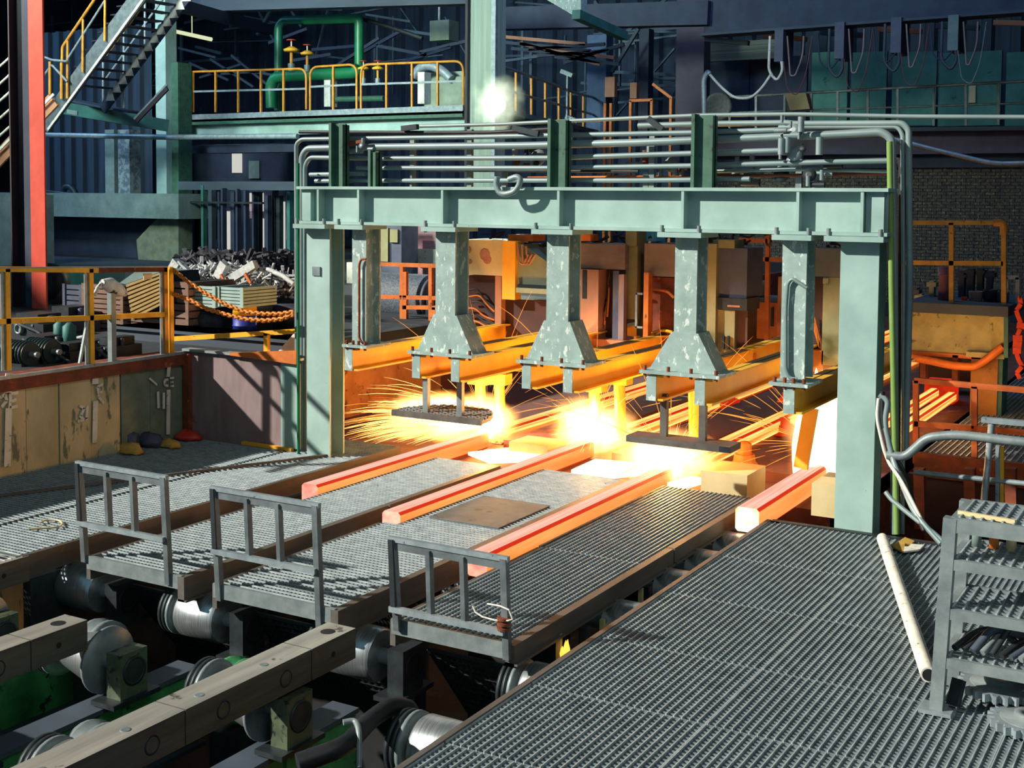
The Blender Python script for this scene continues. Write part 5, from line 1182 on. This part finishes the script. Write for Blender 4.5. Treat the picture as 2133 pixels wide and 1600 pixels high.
# ================================================================ left: yellow fence, chains, stores behind it
XF = -9.80
FN = thing('yellow_fence', (XF, 8.5, .92), 'chipped yellow steel fence on top of the concrete pit wall', 'fence')
def fx(px, v): return at(px, v, x=XF)
def two_tone(p, q, mt, up=(0,1,0)):
    p, q = Vector(p), Vector(q); MB().bar(p, q, .05, .05, up=up).build('post', mt, FN)
for px, t, bt in ((16, 560, 772), (190, 560, 760)):
    two_tone(fx(px, bt), fx(px-3, t), yellow)
    MB().bar(fx(px-7, bt), fx(px-10, t), .012, .06, up=(0,1,0)).build('post_flange', galv, FN)
MB().bar(fx(345, 748), fx(342, 556), .05, .05, up=(0,1,0)).build('post', yell_orange, FN); MB().bar(fx(356, 748), fx(354, 556), .05, .05, up=(0,1,0)).build('post', yellow, FN)
MB().bar(fx(339, 748), fx(337, 556), .012, .06, up=(0,1,0)).build('post_flange', galv, FN)
MB().bar(fx(-60, 560), fx(202, 563), .05, .05).build('top_rail', yellow, FN); MB().bar(fx(202, 563), fx(345, 561), .05, .05).build('top_rail', rust, FN)
MB().bar(fx(-60, 558), fx(345, 556), .055, .012).build('top_strip', galv, FN)
MB().bar(fx(-60, 672), fx(192, 662), .05, .05).build('mid_rail', yellow, FN); MB().bar(fx(192, 662), fx(340, 655), .045, .05).build('mid_rail', yellow, FN)
MB().bar(fx(166, 757), fx(182, 668), .025, .025, up=(0,1,0)).build('brace', galv, FN)
MB().bar(fx(303, 569)-Vector((-.03,0,0)), fx(303, 582)-Vector((-.03,0,0)), .01, .11, up=(0,1,0)).build('cream_tag', cream, FN)
LP = thing('lamp_post', tuple(fx(234, 756)), 'grey post with a whitened lamp head beside the yellow fence', 'lamp')
p, q = fx(234, 756), fx(232, 610)
MB().bar(p, q, .06, .06, up=(0,1,0)).build('post', steel, LP)
h0, h1 = fx(212, 590)+Vector((0,0,0)), fx(262, 612)
MB().tube([h0, h0*.7+h1*.3+Vector((0,0,.02)), h0*.3+h1*.7, h1], [.04,.075,.07,.03], 10).build('lamp_head', ash, LP)
MB().tube([h0, fx(203, 600), fx(197, 615)], .02, 6).build('cable', ash, LP)
# chains
def chain(pts, label, n):
    P = [Vector(p) for p in pts]; L = [0]
    for a, b in zip(P, P[1:]): L.append(L[-1]+(b-a).length)
    def pos(s):
        for i in range(len(P)-1):
            if s <= L[i+1]: return P[i].lerp(P[i+1], (s-L[i])/(L[i+1]-L[i]))
        return P[-1]
    R = thing('barrier_chain', tuple(P[0]), label, 'chain', 'orange chains')
    base = MB(); ln = L[-1]/n*1.35; w = ln*.28; path = []
    for k in range(10):
        a = 2*math.pi*k/10; path.append(Vector((math.cos(a)*w, 0, math.sin(a)*w+(ln/2-w)*(1 if math.sin(a) > 0 else -1))))
    rings = []
    for k in range(10):
        d = (path[(k+1) % 10]-path[k-1]).normalized(); a = Vector((0,1,0)); b_ = d.cross(a)
        rings.append([path[k]+(a*math.cos(t)+b_*math.sin(t))*.013 for t in [2*math.pi*j/5 for j in range(5)]])
    base.loft(rings+[rings[0]], caps=False)
    first = None
    for k in range(n):
        s0, s1 = L[-1]*k/n, L[-1]*(k+1)/n; a, b = pos(s0), pos(s1); d = (b-a).normalized()
        rot = d.to_track_quat('Z', 'Y').to_matrix().to_4x4() @ Matrix.Rotation(math.pi/2*(k % 2), 4, 'Z')
        if first is None: o = base.build('chain_link', chain_m, None, loc=(0,0,0)); first = o
        else: o = first.copy(); C.objects.link(o)
        o.parent = R; o.matrix_basis = Matrix.Translation((a+b)/2-Vector(R.location)) @ rot
A = fx(359, 560); Bp = Vector((-8.2, 9.74, at(612, 650, y=9.74).z)); B2 = Vector((-8.2, 9.74, at(612, 656, y=9.74).z))
def sag(a, b, pxs, ya=9.7): return [a]+[at(x, v, y=a.y+(b.y-a.y)*(i+1)/(len(pxs)+1)) for i, (x, v) in enumerate(pxs)]+[b]
chain(sag(A, Bp, [(390,586),(430,612),(470,634),(510,650),(550,654),(585,654)]), 'upper orange chain from the fence to the green frame', 46)
chain(sag(fx(359, 612), B2, [(390,622),(430,643),(470,655),(510,665),(550,668),(585,665)]), 'lower orange chain from the fence to the green frame', 44)
AR = thing('low_rail', tuple(at(490, 740, y=10.0)), 'low amber rail on the bulkhead behind the chains', 'railing')
MB().bar(at(358, 706, y=10.0), at(618, 690, y=10.0), .05, .05).build('rail', yellow, AR); MB().bar(at(556, 738, y=10.0), at(556, 694, y=10.0), .05, .05, up=(0,1,0)).build('post', yellow, AR)
# slate trough beam behind the fence
a, b = rect(236, 694, 618, 740, 10.6, .5); MB().box(a, b).box((a[0], a[1]-.05, b[2]-.03), (b[0], b[1], b[2])).build('trough_beam', slate, label='slate blue trough beam on the floor behind the fence', cat='beam')
MB().prism([at(616,690,y=10.15), at(572,740,y=10.15), at(616,741,y=10.15)], (0,.04,0)).build('white_sheet', white_p, label='white sheet corner leaning beside the green column', cat='sheet')
def crate(px0, v0, px1, v1, y, dep, n, mat, label, vertical=False):
    a, b = rect(px0, v0, px1, v1, y, dep); R = thing('slatted_crate', base_of(a, b), label, 'crate', 'crates behind the fence')
    MB().box((a[0]+.02, a[1]+.03, a[2]), (b[0]-.02, b[1], b[2]-.02)).build('inner_box', dark_steel, R)
    for k in range(n):
        z0 = a[2]+(b[2]-a[2])*(k+.08)/n; z1 = a[2]+(b[2]-a[2])*(k+.85)/n
        MB().box((a[0], a[1], z0), (b[0], a[1]+.025, z1)).build('slat', mat, R)
        MB().box((b[0]-.025, a[1]+.025, z0), (b[0], b[1], z1)).build('slat', mat, R)
    for x in (a[0], b[0]-.05): MB().box((x, a[1]-.015, a[2]), (x+.05, a[1], b[2])).build('corner_post', mat, R)
    return R
crate(132, 592, 172, 694, 11.3, .7, 9, cab_blue, 'dark slatted crate at the left of the crates behind the fence')
crate(172, 592, 258, 694, 11.25, .8, 10, crate_wood, 'brown slatted crate behind the lamp post'); crate(258, 640, 345, 694, 11.3, .8, 5, crate_wood, 'low brown crate under the tilted slatted box')
crate(357, 585, 394, 694, 11.3, .8, 7, crate_wood, 'tall brown crate right of the fence end'); crate(394, 595, 450, 640, 11.4, .6, 6, crate_mint, 'pale mint slatted crate, left of two')
crate(452, 598, 508, 640, 11.42, .6, 6, crate_mint, 'pale mint slatted crate, right of two')
a, b = rect(394, 641, 512, 694, 11.7, .5); MB().box(a, b).build('crate_stand', dark_steel, label='dark stand under the pale mint crates', cat='stand')
TB = thing('slatted_crate', tuple(at(300, 650, y=11.15)), 'tan slatted box tipped on its corner behind the fence', 'crate', 'crates behind the fence')
corners = [at(x, v, y=11.15) for x, v in ((262, 592), (335, 566), (350, 630), (275, 668))]
MB().prism([c+Vector((0,.04,0)) for c in corners], (0,.6,0)).build('inner_box', dark_steel, TB)
A0, A1, A2, A3 = corners
for k in range(9):
    t0, t1 = (k+.1)/9, (k+.75)/9
    MB().prism([A0.lerp(A3, t0), A1.lerp(A2, t0), A1.lerp(A2, t1), A0.lerp(A3, t1)], (0,.035,0)).build('slat', crate_tan, TB)
MB().prism([at(x, v, y=11.3) for x, v in ((248,590),(262,592),(335,566),(290,560))], (0,.5,0)).build('top_board', conc_grey, TB)
# bag, drum, round pipe, rubbish heap
bg_ = MB(); c = at(438, 692, z=.87); rnd = random.Random(4)
bg_.lathe(c, (0,0,1), [(0,.02),(0,.22),(.1,.3),(.22,.3),(.3,.22),(.34,.05)], 14); bg_.v = [(p[0]+rnd.uniform(-.03,.03)*1, p[1]+rnd.uniform(-.03,.03), p[2]+rnd.uniform(-.015,.015)) for p in bg_.v]
bg_.build('rubbish_bag', scrap_dk, label='black glossy rubbish bag under the mint crates', cat='bag')
c = at(510, 686, y=11.6); c.z = .87; D2 = thing('oil_drum', tuple(c), 'cobalt blue drum with a yellow top behind the chains', 'drum'); hh = at(510, 632, y=11.6).z-c.z
MB().lathe(c, (0,0,1), [(0,.01),(0,.145),(hh*.33,.145),(hh*.34,.155),(hh*.36,.145),(hh*.66,.145),(hh*.66,.01)], 24).build('body', blue_p, D2); MB().lathe(c, (0,0,1), [(hh*.66,.01),(hh*.66,.147),(hh,.147),(hh,.01)], 24).build('top_band', yellow, D2)
c0, c1 = at(540, 642, y=12.2), at(640, 630, y=12.6); c0.z = c1.z = 1.05
MB().box((c0.x, c0.y-.1, .87), (c1.x, c0.y+.3, .9)).build('timber', crate_wood, label='flat timber under the short dark pipe', cat='timber')
MB().lathe(c0, c1-c0, [(.0,.13),(0,.17),((c1-c0).length,.17)], 20).build('round_pipe', scrap_dk, label='short dark pipe with open round end behind the chains', cat='pipe', group='scrap behind the chains')
hp = MB(); rnd = random.Random(21)
for k in range(800):
    px = rnd.uniform(362, 622); top = 552+abs(px-470)*.16; q = at(px, rnd.uniform(top, 606), y=13.2+rnd.uniform(0, 1)); d = Vector((rnd.gauss(0,1), rnd.gauss(0,.5), rnd.gauss(0,.5))).normalized()*rnd.uniform(.05,.22)
    hp.mi = 0 if rnd.random() < .72 else 1
    if rnd.random() < .5: hp.bar(q-d, q+d, rnd.uniform(.012,.05), rnd.uniform(.008,.03))
    else: hp.tube([q-d, q+Vector((0,0,rnd.uniform(-.04,.06))), q+d], rnd.uniform(.008,.022), 5)
hp.build('scrap_heap', [ash, scrap_dk], label='tangled heap of ash white and dark scrap behind the chains', cat='scrap', kind='stuff')
a, b = rect(362, 590, 622, 694, 14.3, .8); MB().box(a, b).build('scrap_bin', dark_steel, label='dark bin holding the scrap heap', cat='bin')
hp = MB()
for k in range(380):
    px = rnd.uniform(374, 612); q = at(px, rnd.uniform(528, 572), y=15.4+rnd.uniform(0, 1)); d = Vector((rnd.gauss(0,1), rnd.gauss(0,.5), rnd.gauss(0,.8))).normalized()*rnd.uniform(.05,.2); hp.bar(q-d, q+d, rnd.uniform(.03,.1), .04)
hp.build('dark_heap', scrap_dk, label='dark heap of turnings behind the white scrap', cat='scrap', kind='stuff')
a, b = rect(372, 560, 614, 690, 15.7, .8); MB().box(a, b).build('turnings_bin', dark_steel, label='dark bin under the heap of turnings', cat='bin')
a, b = rect(366, 545, 622, 690, 16.6, .3); MB().box(a, b).build('heap_bin', black, label='black bin wall behind the dark heap', cat='bin')
for k, (x0, v0, x1_, v1, r0, mt, lb) in enumerate(((452, 600, 533, 550, .07, ash, 'whitened beam sticking out of the scrap heap to the upper right'), (352, 580, 372, 545, .09, ash, 'whitened bent end rising at the fence post'), (372, 548, 420, 596, .06, ash, 'whitened beam slanting down behind the upper chain'), (470, 548, 455, 578, .08, ash, 'short white plate in the middle of the scrap heap'), (460, 572, 492, 628, .02, orange_paint, 'thin orange rod slanting across the mint crates'), (510, 570, 523, 590, .025, orange_paint, 'short orange rod in the scrap heap'))):
    MB().bar(at(x0, v0, y=12.9-.1*(k > 3)), at(x1_, v1, y=12.9-.1*(k > 3)), r0*1.6, r0*1.3, up=(0,1,0)).build('scrap_piece', mt, label=lb, cat='scrap', group='single scrap pieces')
MB().tube([at(x, v, y=13.0) for x, v in [(535,560),(560,562),(590,575),(612,592)]], .035, 6).build('scrap_piece', ash, label='long whitened bar curving down at the right of the heap', cat='scrap', group='single scrap pieces')
# coils and machinery at the far left behind the fence
for k, (px, v, r0) in enumerate(((112, 590, .3), (115, 618, .28), (112, 645, .26))):
    c = at(px, v, y=13.6); MB().lathe(c, (.3,-1,.15), [(0,r0*.5),(0,r0),(.12,r0*1.05),(.25,r0),(.25,r0*.5)], 20).build('tyre', rubber, label=['black tyre topmost of the stack beside the red column', 'black tyre middle of the stack beside the red column', 'black tyre lowest of the stack beside the red column'][k], cat='tyre', group='tyres by the red column')
def motor(px, v, y, s, label, mat=M('dark_teal_motor', '#203c3e', '#182c32', 5, .5)):
    c = at(px, v, z=.87); R = thing('electric_motor', tuple(c), label, 'motor', 'motors behind the fence')
    MB().cyl(c+Vector((-.3*s,0,.2*s)), c+Vector((.3*s,0,.2*s)), .2*s, 18).build('housing', mat, R)
    for k in range(7): MB().lathe(c+Vector((-.24*s+k*.08*s,0,.2*s)), (1,0,0), [(0,.19*s),(0,.225*s),(.02*s,.225*s),(.02*s,.19*s)], 18).build('fin', mat, R)
    MB().box(tuple(c+Vector((-.28*s,-.18*s,0))), tuple(c+Vector((.28*s,.18*s,.05*s)))).build('foot', dark_steel, R); MB().box(tuple(c+Vector((-.12*s,-.26*s,.12*s))), tuple(c+Vector((.12*s,-.16*s,.3*s)))).build('terminal_box', mat, R)
    MB().cyl(c+Vector((.3*s,0,.2*s)), c+Vector((.48*s,0,.2*s)), .05*s, 10).build('shaft', steel, R)
motor(40, 760, 9.2, .6, 'dark teal motor close behind the fence at the left'); motor(86, 754, 9.7, .6, 'second dark teal motor close behind the fence')
for k, (px, v0, v1) in enumerate(((126, 668, 722), (145, 672, 726))):
    c = at(px, v1, z=.87); hh = at(px, v0, y=c.y).z-c.z; MB().lathe(c, (0,0,1), [(0,.01),(0,.075),(hh*.85,.075),(hh*.95,.04),(hh,.03),(hh,.01)], 16).build('gas_bottle', teal_steel, label=['teal gas bottle behind the fence, left one', 'teal gas bottle behind the fence, right one'][k], cat='bottle', group='gas bottles')
MB().tube([at(x, v, y=10.0) for x, v in [(-10,722),(60,722),(120,714),(175,702)]], .03, 6).build('pipe', steel, label='curved pipe low behind the yellow fence', cat='pipe', group='background pipes')
post_box('teal_cabinet', 112, 563, 206, 606, 15.5, .6, teal_steel, 'low teal cabinet just under the fence top rail', 'cabinet')
# rags and stones on the left grating
def lump(px, v, sx, sz, mt, label, seed, name, cat, h=.1):
    c = at(px, v, z=.0); rnd = random.Random(seed); b = MB(); b.lathe(c, (0,0,1), [(0,.01),(0,sx*.95),(h*.4,sx),(h*.8,sx*.75),(h,sx*.3),(h*1.02,.01)], 14)
    b.v = [(c[0]+(p[0]-c[0])*(1+rnd.uniform(-.2,.2)), c[1]+(p[1]-c[1])*sz*(1+rnd.uniform(-.2,.2)), max(.003, p[2]+rnd.uniform(-.02,.02))) for p in b.v]
    b.build(name, mt, label=label, cat=cat, group='odds on the left grating')
lump(392, 915, .17, .7, red_pl, 'crumpled red bag on the grating by the concrete wall', 1, 'red_bag', 'bag', .09)
lump(273, 945, .14, .7, ochre, 'yellow lump of wood on the grating', 2, 'wood_block', 'wood'); lump(354, 932, .13, .7, ochre, 'second yellow lump on the grating, farther right', 3, 'wood_block', 'wood', .08)
lump(270, 930, .12, .9, cab_blue, 'dark cloth heap behind the yellow lump', 4, 'cloth', 'cloth', .16); lump(312, 928, .17, .7, cab_blue, 'wide dark cloth heap at the wall foot', 5, 'cloth', 'cloth', .13)
MB().tube([at(x, v, z=.012) for x, v in [(60,1102),(95,1100),(125,1098),(131,1090),(122,1083),(95,1083),(82,1090)]], .008, 5, .05).build('wire_loop', cream, label='thin pale wire loop lying on the left grating', cat='wire')

# dark machinery crowding the floor behind the fence
def dark_machine(px0, v0, px1, v1, label, mat, seed):
    rnd = random.Random(seed); c = at((px0+px1)/2, v1, z=.87); y = c.y
    a, b = rect(px0, v0, px1, v1, y, .45); a = (a[0], a[1], .87); R = thing('gear_housing', base_of(a, b), label, 'machine', 'dark machines behind the fence')
    w_, h_ = b[0]-a[0], b[2]-.87
    MB().box(a, (b[0], b[1], .87+h_*.6)).build('base', mat, R); MB().box((a[0]+w_*.12, a[1]+.05, .87+h_*.6), (b[0]-w_*.25, b[1]-.05, b[2])).build('top_box', dark_steel, R)
    MB().lathe((a[0]+w_*.35, a[1], .87+h_*.32), (0,-1,0), [(0,h_*.26),(.04,h_*.26),(.05,h_*.18),(.02,h_*.16)], 18).build('cover', steel, R)
    MB().lathe((b[0]-w_*.14, a[1]+.2, .87+h_*.6), (0,0,1), [(0,w_*.09),(h_*.3,w_*.09),(h_*.34,w_*.05),(h_*.36,.01)], 12).build('cap', mat, R)
    MB().tube([(a[0]+w_*.2, a[1]-.02, .87+h_*.7), (a[0]+w_*.5, a[1]-.08, .87+h_*.55), (b[0]-.05, a[1]-.03, .87+h_*.25), (b[0]+.05, a[1]-.05, .89)], .018, 6, .05).build('pipe', slate, R)
    for k in range(3): MB().cyl((a[0]+w_*(.2+.25*k), a[1]-.012, .87+h_*.52), (a[0]+w_*(.2+.25*k), a[1]+.01, .87+h_*.52), .015, 8).build('bolt', steel, R)
dmt = M('dark_machine_paint', '#1f3038', '#141c24', 5, .5)
dark_machine(106, 716, 146, 755, 'dark gear housing between the two motors and the brace', dmt, 1)
dark_machine(150, 712, 180, 748, 'low dark gear housing beside the second fence post', teal_steel, 3)
dark_machine(40, 700, 100, 728, 'flat dark gear housing behind the two motors', dmt, 2)
dark_machine(196, 705, 228, 748, 'narrow dark gear housing left of the lamp post', dmt, 4)
dark_machine(18, 655, 90, 700, 'larger dark gear housing under the red column', dmt, 5)
dark_machine(95, 640, 150, 690, 'tall dark gear housing right of the red column foot', cab_blue, 6)
